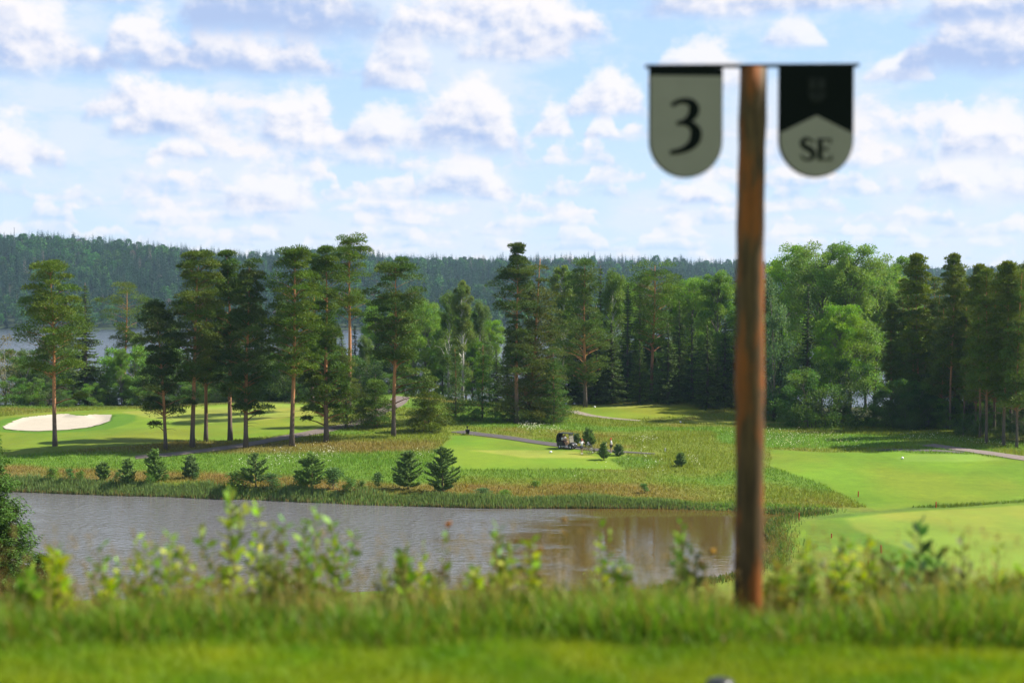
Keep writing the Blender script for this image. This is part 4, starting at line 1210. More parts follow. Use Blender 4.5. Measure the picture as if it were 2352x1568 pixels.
while D < 3300:
    rd = np.interp(np.linspace(-.42, .42, 5), RT, RD)
    sp = 5.2 if D < 1900 else 7.5
    t = np.arange(-0.43, 0.43, sp / D); t = t + fr.random(len(t)) * sp / D
    keep = D < np.interp(t, RT, RD) + 60
    keep &= fr.random(len(t)) < np.interp(t, [-.36, -.05, .1, .2, .36], [1, 1, .85, .7, .8])
    tt.append(t[keep]); dd.append(D + fr.random(keep.sum()) * 9)
    D += 9.5 if D < 1900 else 16
tt = np.concatenate(tt); dd = np.concatenate(dd)
fx, fy = tt * dd, dd
fz = hill_z(fx, fy); hh = (9.5 + 14 * fr.random(len(tt)) ** 1.8) * (0.85 + .3 * fbm(fx / 60, fy / 60, 70, 2))
mixn = fbm(fx / 55, fy / 80, 71, 3)
low = np.clip(1 - (fy - SHORE) / 140, 0, 1)
leafy = fr.random(len(tt)) < np.clip((mixn - 0.5) * 2.2 + 0.10 + 0.5 * low, 0.04, .85)
which = np.where(leafy, fr.integers(3, 5, len(tt)), fr.integers(0, 3, len(tt)))
VV, FF, CC, off = [], [], [], 0
for v in range(5):
    ii = np.where(which == v)[0]
    V, F = TPL[v]
    a = fr.random(len(ii)) * 6.28; ca, sa = np.cos(a), np.sin(a)
    s = hh[ii] * (0.82 if v > 2 else 1.0); wd = (4 + .75 * s) * (0.80 + .35 * fr.random(len(ii))) * (1.0 if v < 3 else 1.25)
    X = (V[None, :, 0] * ca[:, None] - V[None, :, 1] * sa[:, None]) * wd[:, None] + fx[ii][:, None]
    Y = (V[None, :, 0] * sa[:, None] + V[None, :, 1] * ca[:, None]) * wd[:, None] + fy[ii][:, None]
    Z = V[None, :, 2] * s[:, None] + fz[ii][:, None] - .5
    VV.append(np.stack([X, Y, Z], -1).reshape(-1, 3)); FF.append((F[None] + (off + np.arange(len(ii)) * len(V))[:, None, None]).reshape(-1, 3))
    b = np.array((0.018, 0.050, 0.020)) if v < 3 else np.array((0.048, 0.118, 0.030))
    tree_c = b * (0.5 + 1.0 * fr.random((len(ii), 1))) * (1 + (fr.random((len(ii), 1)) - .5) * [.35, 0, .2])
    tree_c[fr.random(len(ii)) < 0.012] = (0.13, 0.11, 0.10)
    CC.append(np.repeat(tree_c, len(V), axis=0)); off += len(ii) * len(V)
print('far forest trees', len(tt))
tag(ob('far_forest', mesh_np('far_forest', np.concatenate(VV), [np.concatenate(FF)], M_needle, np.concatenate(CC))),
    'dense spruce and birch forest covering the hills across the lake', 'forest', None, 'stuff')

# ================================================================== signpost
def m_post():
    m, gm = new_mat('weathered_log')
    tcn = gm.n('ShaderNodeTexCoord')
    mp = gm.n('ShaderNodeMapping'); mp.inputs['Scale'].default_value = (1, 1, 0.06)
    gm.t.links.new(tcn.outputs['Object'], mp.inputs[0])
    gr = gm.noise(mp.outputs[0], 70.0, 6.0, 0.65, dist=0.4, dims='3D')
    mp2 = gm.n('ShaderNodeMapping'); mp2.inputs['Scale'].default_value = (1, 1, 0.22)
    gm.t.links.new(tcn.outputs['Object'], mp2.inputs[0])
    pt = gm.noise(mp2.outputs[0], 9.0, 4.0, 0.6, dims='3D')
    col = gm.mix(gm.step(gr, 0.35, 0.65), (0.046, 0.028, 0.011), (0.105, 0.062, 0.024))
    col = gm.mix(gm.step(pt, 0.47, 0.58, 0, 0.9), col, gm.mix(gr, (0.14, 0.038, 0.006), (0.32, 0.100, 0.016)))
    col = gm.mix(gm.step(gr, 0.30, 0.22, 0, 0.8), col, (0.045, 0.03, 0.02))
    p = principled(gm, col, 0.75, Specular_IOR_Level=0.25)
    b = gm.n('ShaderNodeBump'); b.inputs['Strength'].default_value = 0.5; b.inputs['Distance'].default_value = 0.004
    gm.t.links.new(gr, b.inputs['Height']); gm.t.links.new(b.outputs[0], p.inputs['Normal'])
    finish(gm, p.outputs[0])
    return m


M_post = m_post()
M_sign = mat_col('sign_enamel', 0.9, 12.0, 0.05, spec=0.08)
PD = 5.9
sgn = empty('signpost', (float(at(1716, 1400, PD)[0]), PD, gz(float(at(1716, 1400, PD)[0]), PD)), R(4))
tag(sgn, 'round wooden signpost with two shield shaped boards, hole number 3 and letters SE', 'signpost')
pz = float(at(1724, 157, PD)[2]) - sgn.location.z
mb = MB()
r = np.random.default_rng(9)
hs = np.linspace(-0.4, pz, 26)
mb.tube(np.stack([0.004 * np.sin(hs * 3) + 0.012 * (hs / pz), 0 * hs, hs], 1), 0.0605 - 0.0045 * hs / pz + 0.0012 * r.normal(size=26), 28, True)
post = mb.build('post', M_post, sgn, True)
# the flat bar and the boards hang in one plane
bar = MB(); px0 = 1722
bx0, bx1 = (1480 - px0) / FPX * PD, (1972 - px0) / FPX * PD
tilt = 0.0172
bar.box(((bx0 + bx1) / 2, -0.01, pz + 0.008), (bx1 - bx0, 0.035, 0.011), ((0, 1, 0), -tilt), (0.012, 0.013, 0.013))
bar.build('hanger_bar', M_sign, sgn)
DARK, PALE = (0.006, 0.008, 0.007), (0.265, 0.235, 0.185)


def shield(cx, top, w, h, rad):
    pts = [(cx - w / 2, top), (cx - w / 2, top - h + rad)]
    for a in np.linspace(math.pi, 2 * math.pi, 36)[1:-1]: pts.append((cx + math.cos(a) * w / 2, top - h + rad + math.sin(a) * rad))
    return pts + [(cx + w / 2, top - h + rad), (cx + w / 2, top)]


def ribbon(pts, w, y, t=0.002):
    """a pen stroke with changing width, raised from the board"""
    P = np.array(pts); T = np.gradient(P, axis=0); T /= np.linalg.norm(T, axis=1)[:, None] + 1e-9
    N = np.stack([-T[:, 1], T[:, 0]], 1) * np.asarray(w)[:, None] / 2
    A, B = P + N, P - N
    m_ = MB(); n = len(P)
    V = [(p[0], y, p[1]) for p in A] + [(p[0], y, p[1]) for p in B] + [(p[0], y + t, p[1]) for p in A] + [(p[0], y + t, p[1]) for p in B]
    F = [(i, i + 1, n + i + 1, n + i) for i in range(n - 1)] + [(2 * n + i, i, i + 1, 2 * n + i + 1)[::-1] for i in range(n - 1)] + [(n + i, 3 * n + i, 3 * n + i + 1, n + i + 1)[::-1] for i in range(n - 1)]
    m_.add(np.array(V), F, DARK)
    return m_


def merge(mbs):
    o = MB()
    for m_ in mbs: o.add(np.concatenate(m_.V), [f for fs in m_.F.values() for f in fs], np.concatenate(m_.C))
    return o


def spline(P, n=40):
    P = np.array(P, float); t = np.arange(len(P)); tt_ = np.linspace(0, len(P) - 1, n)
    out = np.zeros((n, P.shape[1]))
    for k, tv in enumerate(tt_):
        i = min(int(tv), len(P) - 2); f = tv - i
        p0, p1, p2, p3 = P[max(i - 1, 0)], P[i], P[i + 1], P[min(i + 2, len(P) - 1)]
        out[k] = 0.5 * ((2 * p1) + (-p0 + p2) * f + (2 * p0 - 5 * p1 + 4 * p2 - p3) * f * f + (-p0 + 3 * p1 - 3 * p2 + p3) * f ** 3)
    return out


def sx(d): return (d - px0) / FPX * PD
def sz(d, x=0): return float(at(px0, d, PD)[2]) - sgn.location.z


YF = -0.030
# board with the hole number
c1, w1 = sx(1572), (1656 - 1488) / FPX * PD
t1, h1 = sz(160), (408 - 160) / FPX * PD
b1 = MB(); b1.prism(shield(c1, t1, w1, h1, w1 * .5), YF + 0.004, YF + 0.024, col=DARK)
board1 = b1.build('sign_board', M_sign, sgn)
f1 = MB(); ins = 0.004
band = t1 - (178 - 160) / FPX * PD
sh = shield(c1, band, w1 - 2 * ins, h1 - (t1 - band) - ins, (w1 - 2 * ins) * .5)
f1.prism(sh, YF, YF + 0.0038, col=PALE)
f1.build('pale_face', M_sign, board1)
s = 1 / FPX * PD


def q1(x, y): return (sx(x), sz(y))


num = spline([(*q1(1538, 247), 9), (*q1(1553, 238), 11), (*q1(1571, 236), 13), (*q1(1585, 242), 19), (*q1(1590, 256), 24), (*q1(1584, 271), 20), (*q1(1570, 282), 13), (*q1(1550, 288), 8)], 40)
num2 = spline([(*q1(1550, 287), 8), (*q1(1570, 286), 12), (*q1(1585, 292), 18), (*q1(1594, 306), 25), (*q1(1592, 324), 25), (*q1(1580, 339), 19), (*q1(1560, 349), 13), (*q1(1535, 354), 10)], 40)
merge([ribbon(num[:, :2], num[:, 2] * s, YF - 0.002), ribbon(num2[:, :2], num2[:, 2] * s, YF - 0.0023)]).build('number', M_sign, board1)
# board with the letters
c2, w2 = sx(1873), (1960 - 1787) / FPX * PD
t2, h2 = sz(153), (405 - 153) / FPX * PD
b2 = MB(); b2.prism(shield(c2, t2, w2, h2, w2 * .5), YF + 0.004, YF + 0.024, col=DARK)
board2 = b2.build('sign_board', M_sign, sgn)
wi = w2 - 2 * ins
low_ = [(c2 - wi / 2, sz(307)), (c2 - wi / 2, t2 - h2 + w2 * .5)]
for a in np.linspace(math.pi, 2 * math.pi, 36)[1:-1]: low_.append((c2 + math.cos(a) * wi / 2, t2 - h2 + w2 * .5 + math.sin(a) * (w2 * .5 - ins)))
low_ += [(c2 + wi / 2, t2 - h2 + w2 * .5), (c2 + wi / 2, sz(307)), (c2, sz(266))]
f2 = MB(); f2.prism(low_, YF, YF + 0.0038, col=PALE)
f2.build('pale_face', M_sign, board2)
S_ = spline([(*q1(1866, 330), 5), (*q1(1860, 322), 5), (*q1(1848, 320), 8), (*q1(1840, 327), 11), (*q1(1843, 336), 12), (*q1(1855, 343), 13), (*q1(1865, 351), 12), (*q1(1865, 361), 10), (*q1(1856, 367), 7), (*q1(1844, 366), 5), (*q1(1837, 357), 5)], 50)
let = [ribbon(S_[:, :2], S_[:, 2] * s, YF - 0.002)]
for (x0, y0, x1, y1, w_) in [(1881, 320, 1881, 368, 11), (1874, 321, 1906, 321, 4), (1874, 367, 1908, 367, 4), (1884, 343, 1899, 343, 4), (1905, 320, 1905, 330, 4), (1907, 357, 1907, 368, 4), (1898, 338, 1898, 348, 3)]:
    let.append(ribbon(np.array([q1(x0, y0), q1((x0 + x1) / 2, (y0 + y1) / 2), q1(x1, y1)]), np.full(3, w_ * s), YF - 0.0022 - 0.0002 * len(let)))
merge(let).build('letters', M_sign, board2)
# faint crest, a dark shield on the dark upper half
em = MB()
em.prism(shield(sx(1873), sz(178), 44 * s, 60 * s, 20 * s), YF + 0.001, YF + 0.0038, col=(0.0125, 0.014, 0.0125))
for (x, y, w_, h_) in [(1862, 196, 12, 14), (1884, 196, 14, 14), (1863, 222, 14, 7), (1884, 222, 14, 7), (1873, 230, 20, 4), (1863, 184, 10, 4), (1884, 184, 10, 4)]:
    em.box((sx(x), YF, sz(y)), (w_ * s, 0.003, h_ * s), col=(0.024, 0.026, 0.024))
em.build('crest', M_sign, board2)

# ================================================================== tee furniture
mb = MB()
prof = [(0, .046), (0.022, .048), (.034, .043), (.041, .028), (.043, 0.003)]
V = [[rr * math.cos(a), rr * math.sin(a), z_] for z_, rr in prof for a in np.arange(20) * math.pi / 10]
mb.add(np.array(V), [(i * 20 + j, i * 20 + (j + 1) % 20, (i + 1) * 20 + (j + 1) % 20, (i + 1) * 20 + j) for i in range(4) for j in range(20)] + [tuple(range(80, 100))], (0.012, 0.012, 0.012))
p = at(1654, 1572, 4.56)
o = mb.build('tee_marker', M_paint, None, True); o.location = (float(p[0]), 4.56, 27.72)
tag(o, 'black domed tee marker on the near mown grass, cut by the bottom edge', 'tee marker')

for k, (dx, dy, lab) in enumerate([(1265, 1040, 'white tee marker on the pale tee next to the path'), (1366, 936, 'white tee marker at the left end of the upper tee'),
                                   (1563, 971, 'white tee marker at the left end of the tee left of the wooden post'), (2073, 1054, 'white tee marker on the bright tee at far right')]):
    h = hit(dx, dy)
    t = empty('tee_marker', h, 0.3 * k); tag(t, lab, 'tee marker', 'white tee markers')
    m_ = MB(); m_.ball((0, 0, .12), (.17, .13, .13), 12, 8, (.8, .8, .78)); m_.build('marker_head', M_paint, t, True)
    m_ = MB(); m_.tube([(0, 0, -.1), (0, 0, .06)], .03, 8, True, (.1, .1, .1)); m_.build('spike', M_matte, t)

for k, (dx, dy, hgt, lab) in enumerate([(1971, 1141, 13, 'red stake below the slope, farthest left of the two before the big green'), (2150, 1166, 14, 'red stake on the far edge of the large pale green'),
                                        (1835, 1194, 16, 'red stake at the narrow right tip of the pond'), (1910, 1235, 10, 'short red stake on the apron right of the pond'),
                                        (2024, 1270, 18, 'tallest red stake on the near apron of the large green'), (1994, 1304, 17, 'nearest red stake, lowest in the picture by the large green')]):
    h = hit(dx, dy); H = hgt / FPX * h[1]
    t = MB(); t.box((0, 0, H / 2 - .1), (.075, .075, H + .2), col=(0.32, 0.022, 0.012)); t.add(np.array([(-.0375, -.0375, H), (.0375, -.0375, H), (.0375, .0375, H), (-.0375, .0375, H), (0, 0, H + .05)]), [(0, 1, 4), (1, 2, 4), (2, 3, 4), (3, 0, 4)], (0.32, .022, .012))
    o = t.build('stake', M_matte); o.location = h; o.rotation_euler = (rt.uniform(-.04, .04), rt.uniform(-.05, .05), rt.random())
    tag(o, lab, 'stake', 'red hazard stakes')
h = hit(1528, 1039); t = MB(); t.box((0, 0, .2), (.13, .13, .6), col=(.72, .68, .58)); t.box((0, 0, .515), (.15, .15, .03), col=(.5, .46, .38))
o = t.build('marker_post', M_matte); o.location = h; tag(o, 'short white wooden post in the meadow between the golfers and the signpost', 'post')
h = hit(1412, 1372); t = MB(); t.box((0, 0, .15), (.10, .10, .8), col=(.45, .36, .24)); t.box((0, 0, .56), (.12, .12, .03), col=(.35, .28, .2))
o = t.build('marker_post', M_matte); o.location = h; tag(o, 'small wooden post on the near edge of the pond', 'post')

# litter bin by the path
h = hit(1074, 998)
t = empty('litter_bin', h, 0.2); tag(t, 'black litter bin with a post behind it, at the edge of the dark path', 'bin')
m_ = MB()
V = [[rr * math.cos(a), rr * math.sin(a), z_] for z_, rr in [(0.12, .22), (.62, .29), (.64, .31), (.68, .31), (.68, .26), (.3, .2)] for a in np.arange(16) * math.pi / 8]
m_.add(np.array(V), [(i * 16 + j, i * 16 + (j + 1) % 16, (i + 1) * 16 + (j + 1) % 16, (i + 1) * 16 + j) for i in range(5) for j in range(16)] + [tuple(range(15, -1, -1)), tuple(range(80, 96))], (.015, .016, .017))
m_.build('bucket', M_matte, t, True)
m_ = MB(); m_.tube([(0.02, .34, -.2), (0.02, .34, 1.05)], .05, 8, True, (.014, .014, .015)); m_.box((.02, .34, 1.0), (.20, .12, .16), col=(.014, .014, .015)); m_.box((0.02, .28, .5), (.05, .12, .05), col=(.014, .014, .015)); m_.build('post', M_matte, t)

# mast on the left hill
x = float(ray(33, 560)[0] * 1640); zb = float(hill_z(np.array([x]), np.array([1640.]))[0])
m_ = MB(); zt = float(at(33, 522, 1640)[2])
m_.tube([(0, 0, -2), (0, 0, zt - zb)], [.45, .3], 6, True, (.25, .27, .3))
for q in np.linspace(.35, .95, 7): m_.box((0, 0, (zt - zb) * q), (1.4, .15, .15), col=(.3, .3, .33)); m_.box((0, 0, (zt - zb) * q), (.15, 1.4, .15), col=(.3, .3, .33))
o = m_.build('radio_mast', M_matte); o.location = (x, 1640, zb); tag(o, 'thin radio mast rising above the forest on the left hill', 'mast')

# ================================================================== golf cart
h = hit(1303, 1031.5)
cart = empty('golf_cart', (h[0], h[1] + 0.5, 0), R(-33), 0.98)
cart.location.z = gz(h[0], h[1] + 0.5) + 0.07
tag(cart, 'black golf cart with roof and windscreen parked on the dark path, two people inside', 'golf cart')
BLK, TRIM = (.010, .011, .013), (.05, .05, .052)
m_ = MB()
m_.prism([(-1.15, .30), (-1.18, .72), (-1.05, .80), (-.42, .78), (-.36, .66), (-.30, .34), (.32, .27), (.42, .33), (.50, .62), (.72, .74), (.98, .66), (1.13, .50), (1.15, .30), (1.0, .24), (.98, .36), (.86, .46), (.68, .46), (.56, .36), (.54, .22), (-.52, .22), (-.55, .36), (-.66, .46), (-.84, .46), (-.96, .36), (-.98, .24)], -.56, .56, col=BLK)
body = m_.build('body', M_paint, cart)
m_ = MB(); m_.box((.72, 0, .752), (.34, .7, .02), ((0, 1, 0), .08), BLK); m_.build('hood_panel', M_paint, body)
for s_ in (-1, 1):
    m_ = MB(); m_.ball((1.10, s_ * .38, .50), (.05, .10, .05), 10, 6, (.7, .7, .7)); m_.build('headlight', M_paint, body, True)
m_ = MB(); m_.box((1.17, 0, .31), (.07, .95, .10), col=TRIM); m_.box((-1.2, 0, .32), (.06, .95, .10), col=TRIM); m_.build('bumper', M_matte, cart)
m_ = MB(); m_.box((-.52, 0, .86), (.52, 1.04, .14), col=(.035, .033, .03)); m_.build('seat', M_matte, cart)
m_ = MB(); m_.box((-.80, 0, 1.14), (.11, 1.04, .40), ((0, 1, 0), -.18), (.035, .033, .03)); m_.build('backrest', M_matte, cart)
m_ = MB(); m_.box((-.12, 0, 1.86), (1.72, 1.16, .055), col=(.03, .031, .033)); m_.box((-.12, 0, 1.90), (1.5, .98, .03), col=(.04, .04, .042)); m_.box((-.95, 0, 1.80), (.06, 1.1, .16), col=(.02, .02, .02)); m_.build('roof', M_paint, cart)
for s_ in (-1, 1):
    m_ = MB(); m_.tube([(.66, s_ * .50, .72), (.58, s_ * .51, 1.3), (.50, s_ * .52, 1.84)], .02, 6, True, BLK); m_.build('front_pillar', M_paint, cart)
    m_ = MB(); m_.tube([(-.98, s_ * .52, .78), (-.95, s_ * .52, 1.84)], .024, 6, True, BLK); m_.build('rear_pillar', M_paint, cart)


def m_glass():
    m, gm = new_mat('dusty_windscreen')
    d = principled(gm, (.26, .24, .21), .3); gl = gm.n('ShaderNodeBsdfTransparent')
    mx = gm.n('ShaderNodeMixShader'); mx.inputs[0].default_value = .5
    gm.t.links.new(gl.outputs[0], mx.inputs[1]); gm.t.links.new(d.outputs[0], mx.inputs[2]); finish(gm, mx.outputs[0])
    return m


M_glass = m_glass()
m_ = MB(); m_.prism([(.665, .76), (.68, .76), (.60, 1.3), (.515, 1.83), (.50, 1.83), (.585, 1.3)], -.48, .48, col=(1, 1, 1)); m_.build('windscreen', M_glass, cart)
m_ = MB(); m_.box((.595, 0, 1.32), (.03, 1.0, .025), col=BLK); m_.build('windscreen_bar', M_paint, cart)
for sx_ in (-.76, .77):
    for s_ in (-1, 1):
        w_ = empty('wheel', (sx_, s_ * .50, .215)); w_.parent = cart
        m_ = MB()
        ring = [(.215, -.085), (.225, -.05), (.225, .05), (.215, .085), (.13, .085), (.12, 0), (.13, -.085)]
        V = [[rr * math.cos(a), yy, rr * math.sin(a)] for a in np.arange(20) * math.pi / 10 for rr, yy in ring]
        m_.add(np.array(V), [(i * 7 + j, i * 7 + (j + 1) % 7, ((i + 1) % 20) * 7 + (j + 1) % 7, ((i + 1) % 20) * 7 + j) for i in range(20) for j in range(7)], (.015, .015, .015)); m_.build('tyre', M_matte, w_, True)
        m_ = MB(); m_.tube([(0, -.06, 0), (0, .06, 0)], .125, 18, True, (.55, .56, .58))
        for a in range(5): m_.box((.06 * math.cos(a * 1.257), s_ * .065, .06 * math.sin(a * 1.257)), (.11, .015, .03), ((0, 1, 0), -a * 1.257), (.75, .75, .76))
        m_.build('rim', M_paint, w_)
m_ = MB(); m_.tube([(.52, .26, .75), (.30, .26, 1.02)], .018, 6, True, TRIM)
an = np.arange(17) * math.pi / 8
m_.tube([(.28 + .10 * math.sin(a), .26 + .17 * math.cos(a), 1.04 + .14 * math.sin(a)) for a in an], .014, 6, False, TRIM); m_.build('steering_wheel', M_matte, cart)
m_ = MB(); m_.box((.28, 0, .275), (1.0, 1.08, .03), col=TRIM); m_.build('floor', M_matte, cart)
m_ = MB(); m_.box((-.05, -.565, .25), (1.1, .03, .07), col=(.5, .5, .5)); m_.box((-.05, .565, .25), (1.1, .03, .07), col=(.5, .5, .5)); m_.build('side_sill', M_paint, cart)
m_ = MB(); m_.prism([(-1.16, .72), (-1.28, .78), (-1.22, 1.55), (-1.02, 1.82), (-.96, 1.78), (-1.0, .8)], -.54, .54, col=(.014, .014, .016)); m_.build('rear_canopy', M_cloth, cart)

# ================================================================== people
SKIN = np.array((.50, .29, .20))


def skinned(name, pts, edges, rad, mat, col, parent, sub=2, colours=None):
    me = bpy.data.meshes.new(name)
    me.from_pydata([tuple(p) for p in pts], edges, [])
    o = bpy.data.objects.new(name, me); COL.objects.link(o)
    o.modifiers.new('skin', 'SKIN')
    for i, rr in enumerate(rad): me.skin_vertices[0].data[i].radius = (rr, rr) if np.isscalar(rr) else rr
    me.skin_vertices[0].data[0].use_root = True
    o.modifiers.new('sub', 'SUBSURF').levels = sub
    o.modifiers['sub'].render_levels = sub
    dg = bpy.context.evaluated_depsgraph_get(); dg.update()
    m2 = bpy.data.meshes.new_from_object(o.evaluated_get(dg))
    m2.name = name
    bpy.data.objects.remove(o); bpy.data.meshes.remove(me)
    m2.materials.clear(); m2.materials.append(mat)
    for pl in m2.polygons: pl.use_smooth = True
    a = m2.color_attributes.new('col', 'FLOAT_COLOR', 'POINT')
    a.data.foreach_set('color', np.tile(np.r_[np.asarray(col, float), 1.0], len(m2.vertices)).astype(np.float32))
    return ob(name, m2, parent)


def person(label, loc, rz, J, shirt, shorts, shoes, hat=None, hair=(.10, .06, .03), group=None, hatkind='cap', legs_col=None, scale=1.0):
    """J: joints in metres, facing +x, left is +y"""
    t = empty('person', loc, rz, scale); tag(t, label, 'person', group)
    J = {k: np.array(v, float) for k, v in J.items()}
    pts, edges, rad, ix = [], [], [], {}

    def ad(k, p, rr, par=None):
        ix[k] = len(pts); pts.append(p); rad.append(rr)
        if par is not None: edges.append((ix[par], ix[k]))
    hd = J['head']; nk = J['neck']; pv_ = J['pelvis']; ch = J['chest']
    ad('pelvis', pv_, (.135, .105)); ad('waist', (pv_ + ch) / 2, (.125, .095), 'pelvis'); ad('chest', ch, (.155, .11), 'waist'); ad('neck', nk, .055, 'chest')
    ad('chin', hd + J['fwd'] * .02 + (0, 0, -.085), .066, 'neck'); ad('head', hd, .086, 'chin'); ad('crown', hd + (0, 0, .075), .07, 'head'); ad('nose', hd + J['fwd'] * .105 + (0, 0, -.02), .016, 'head')
    lat = np.cross((0, 0, 1), J['fwd'])
    for s_, sd in ((1, 'l'), (-1, 'r')):
        ad('ear' + sd, hd + lat * s_ * .088, .018, 'head')
        ad('sho' + sd, J['sho' + sd], .062, 'chest'); ad('elb' + sd, J['elb' + sd], .043, 'sho' + sd); ad('wri' + sd, J['wri' + sd], .029, 'elb' + sd)
        d = unit(J['wri' + sd] - J['elb' + sd]); sid = unit(np.cross(d, (0.1, 0.3, 1))); palm = J['wri' + sd] + d * .075
        ad('palm' + sd, palm, (.036, .018), 'wri' + sd)
        dn = np.cross(sid, d)
        for f_ in range(4):
            q = palm + sid * (f_ - 1.5) * .02 + d * .035; ln = (.036, .042, .040, .030)[f_]
            ad('fa%d' % f_ + sd, q, .009, 'palm' + sd); ad('fb%d' % f_ + sd, q + d * ln + dn * .012, .008, 'fa%d' % f_ + sd); ad('fc%d' % f_ + sd, q + d * ln * 1.5 + dn * .035, .007, 'fb%d' % f_ + sd)
        ad('tha' + sd, palm - sid * .042 - d * .02, .010, 'palm' + sd); ad('thb' + sd, palm - sid * .062 + d * .02 + dn * .01, .008, 'tha' + sd)
        ad('hip' + sd, J['hip' + sd], .088, 'pelvis'); ad('kne' + sd, J['kne' + sd], .058, 'hip' + sd)
        ad('cal' + sd, J['kne' + sd] * .68 + J['ank' + sd] * .32 - J['fwd'] * .015, .056, 'kne' + sd); ad('ank' + sd, J['ank' + sd], .037, 'cal' + sd); ad('toe' + sd, J['ank' + sd] + J['fwd'] * .17 + (0, 0, -.055), .032, 'ank' + sd)
    body = skinned('body', pts, edges, rad, M_skin, SKIN if legs_col is None else SKIN, t, 1)
    # shirt: torso and sleeves to the elbow
    P = [pv_ + (0, 0, .02), (pv_ + ch) / 2, ch, ch * .45 + nk * .55]; E = [(0, 1), (1, 2), (2, 3)]; Rr = [(.165, .13), (.158, .125), (.178, .128), .085]
    for sd in 'lr':
        P += [J['sho' + sd], J['sho' + sd] * .3 + J['elb' + sd] * .7]; E += [(2, len(P) - 2), (len(P) - 2, len(P) - 1)]; Rr += [.080, .068]
    skinned('shirt', P, E, Rr, M_cloth, shirt, t)
    P = [pv_ + (0, 0, .0)]; E = []; Rr = [(.168, .135)]
    for sd in 'lr':
        P += [J['hip' + sd], J['hip' + sd] * .15 + J['kne' + sd] * .85]; E += [(0, len(P) - 2), (len(P) - 2, len(P) - 1)]; Rr += [.112, .092]
    skinned('shorts', P, E, Rr, M_cloth, shorts, t)
    for sd in 'lr':
        a_ = J['ank' + sd]
        skinned('shoe', [a_ + (0, 0, -.005), a_ + J['fwd'] * .03 + (0, 0, -.045), a_ + J['fwd'] * .19 + (0, 0, -.06), a_ - J['fwd'] * .06 + (0, 0, -.05)], [(0, 1), (1, 2), (1, 3)], [.05, .05, .04, .045], M_cloth, shoes, t)
    e = MB()
    for s_ in (1, -1): e.ball(hd + J['fwd'] * .083 + lat * s_ * .033 + np.array((0, 0, .012)), .011, 8, 6, (.03, .02, .02))
    e.build('eyes', M_skin, t, True)
    e = MB(); e.ball(hd + J['fwd'] * .086 + np.array((0, 0, -.066)), (.012, .022, .007), 8, 5, (.36, .13, .11)); e.build('mouth', M_skin, t, True)
    hm = MB(); n = 14
    V = [[math.sin(b) * math.cos(a) * .104, math.sin(b) * math.sin(a) * .098, math.cos(b) * .115] for b in np.linspace(.02, 1.75, 8) for a in np.arange(n) * 6.283 / n]
    V = np.array(V); V[:, 2] += np.where(V[:, 0] > .05, np.maximum(0, -V[:, 2]) + .03, 0)
    az = math.atan2(J['fwd'][1], J['fwd'][0]); Rz = np.array(Matrix.Rotation(az, 3, 'Z'))
    FF_ = [(i * n + j, i * n + (j + 1) % n, (i + 1) * n + (j + 1) % n, (i + 1) * n + j) for i in range(7) for j in range(n)]
    hm.add(V @ Rz.T + hd + (0, 0, .03), FF_, hair); hm.build('hair', M_cloth, t, True)
    if hat is not None:
        cm = MB()
        V = np.array([[math.sin(b) * math.cos(a) * .113, math.sin(b) * math.sin(a) * .107, math.cos(b) * .11] for b in np.linspace(.02, 1.5, 7) for a in np.arange(n) * 6.283 / n])
        cm.add(V @ Rz.T + hd + (0, 0, .05), [(i * n + j, i * n + (j + 1) % n, (i + 1) * n + (j + 1) % n, (i + 1) * n + j) for i in range(6) for j in range(n)], hat)
        cap = cm.build('cap', M_cloth, t, True)
        br = MB(); pr = [(0.02, -.10)] + [(.06 + .13 * math.cos(a), .10 * math.sin(a)) for a in np.linspace(-1.35, 1.35, 9)] + [(0.02, .10)]
        up_ = np.array([(x_, y_, .012) for x_, y_ in pr]); dn_ = up_ - (0, 0, .014); nn = len(pr)
        br.add(np.concatenate([up_, dn_]) @ Rz.T + hd + (0, 0, .052), [tuple(range(nn)), tuple(range(2 * nn - 1, nn - 1, -1))] + [(i, i + nn, (i + 1) % nn + nn, (i + 1) % nn) for i in range(nn)], hat)
        br.build('brim', M_cloth, cap)
    return t


def stand(fwd=(1, 0, 0), **kw):
    J = dict(pelvis=(0, 0, .95), chest=(0.01, 0, 1.28), neck=(0.0, 0, 1.47), head=(0.02, 0, 1.63), fwd=np.array(fwd, float),
             shol=(0, .19, 1.40), shor=(0, -.19, 1.40), elbl=(-.03, .25, 1.12), elbr=(-.03, -.25, 1.12), wril=(.06, .24, .88), wrir=(.06, -.24, .88),
             hipl=(0, .10, .88), hipr=(0, -.10, .88), knel=(.03, .11, .50), kner=(.03, -.11, .50), ankl=(0, .12, .09), ankr=(0, -.12, .09))
    J.update(kw); return J


h = hit(1336, 1042)
person('person in white polo and dark blue shorts raising an arm, standing right of the cart', h, R(-70),
       stand(elbl=(.14, .33, 1.22), wril=(.20, .14, 1.50), elbr=(.02, -.34, 1.20), wrir=(.16, -.16, 1.42), knel=(.02, .08, .50), kner=(.03, -.08, .5), ankl=(0, .07, .09), ankr=(0, -.07, .09), hipl=(0, .085, .88), hipr=(0, -.085, .88)),
       (.78, .78, .80), (.035, .055, .10), (.8, .8, .8), (.50, .07, .04))
h = hit(1404, 1040)
person('person in red cap, white shirt and dark shorts standing beside the right golf bag', h, R(180),
       stand(head=(.06, 0, 1.61), neck=(.02, 0, 1.46), elbl=(.06, .25, 1.14), wril=(.22, .16, .98), elbr=(-.02, -.25, 1.12), wrir=(.12, -.2, .92), kner=(.07, -.10, .5), ankr=(.02, -.12, .09)),
       (.80, .80, .82), (.055, .055, .065), (.7, .7, .7), (.58, .06, .03))


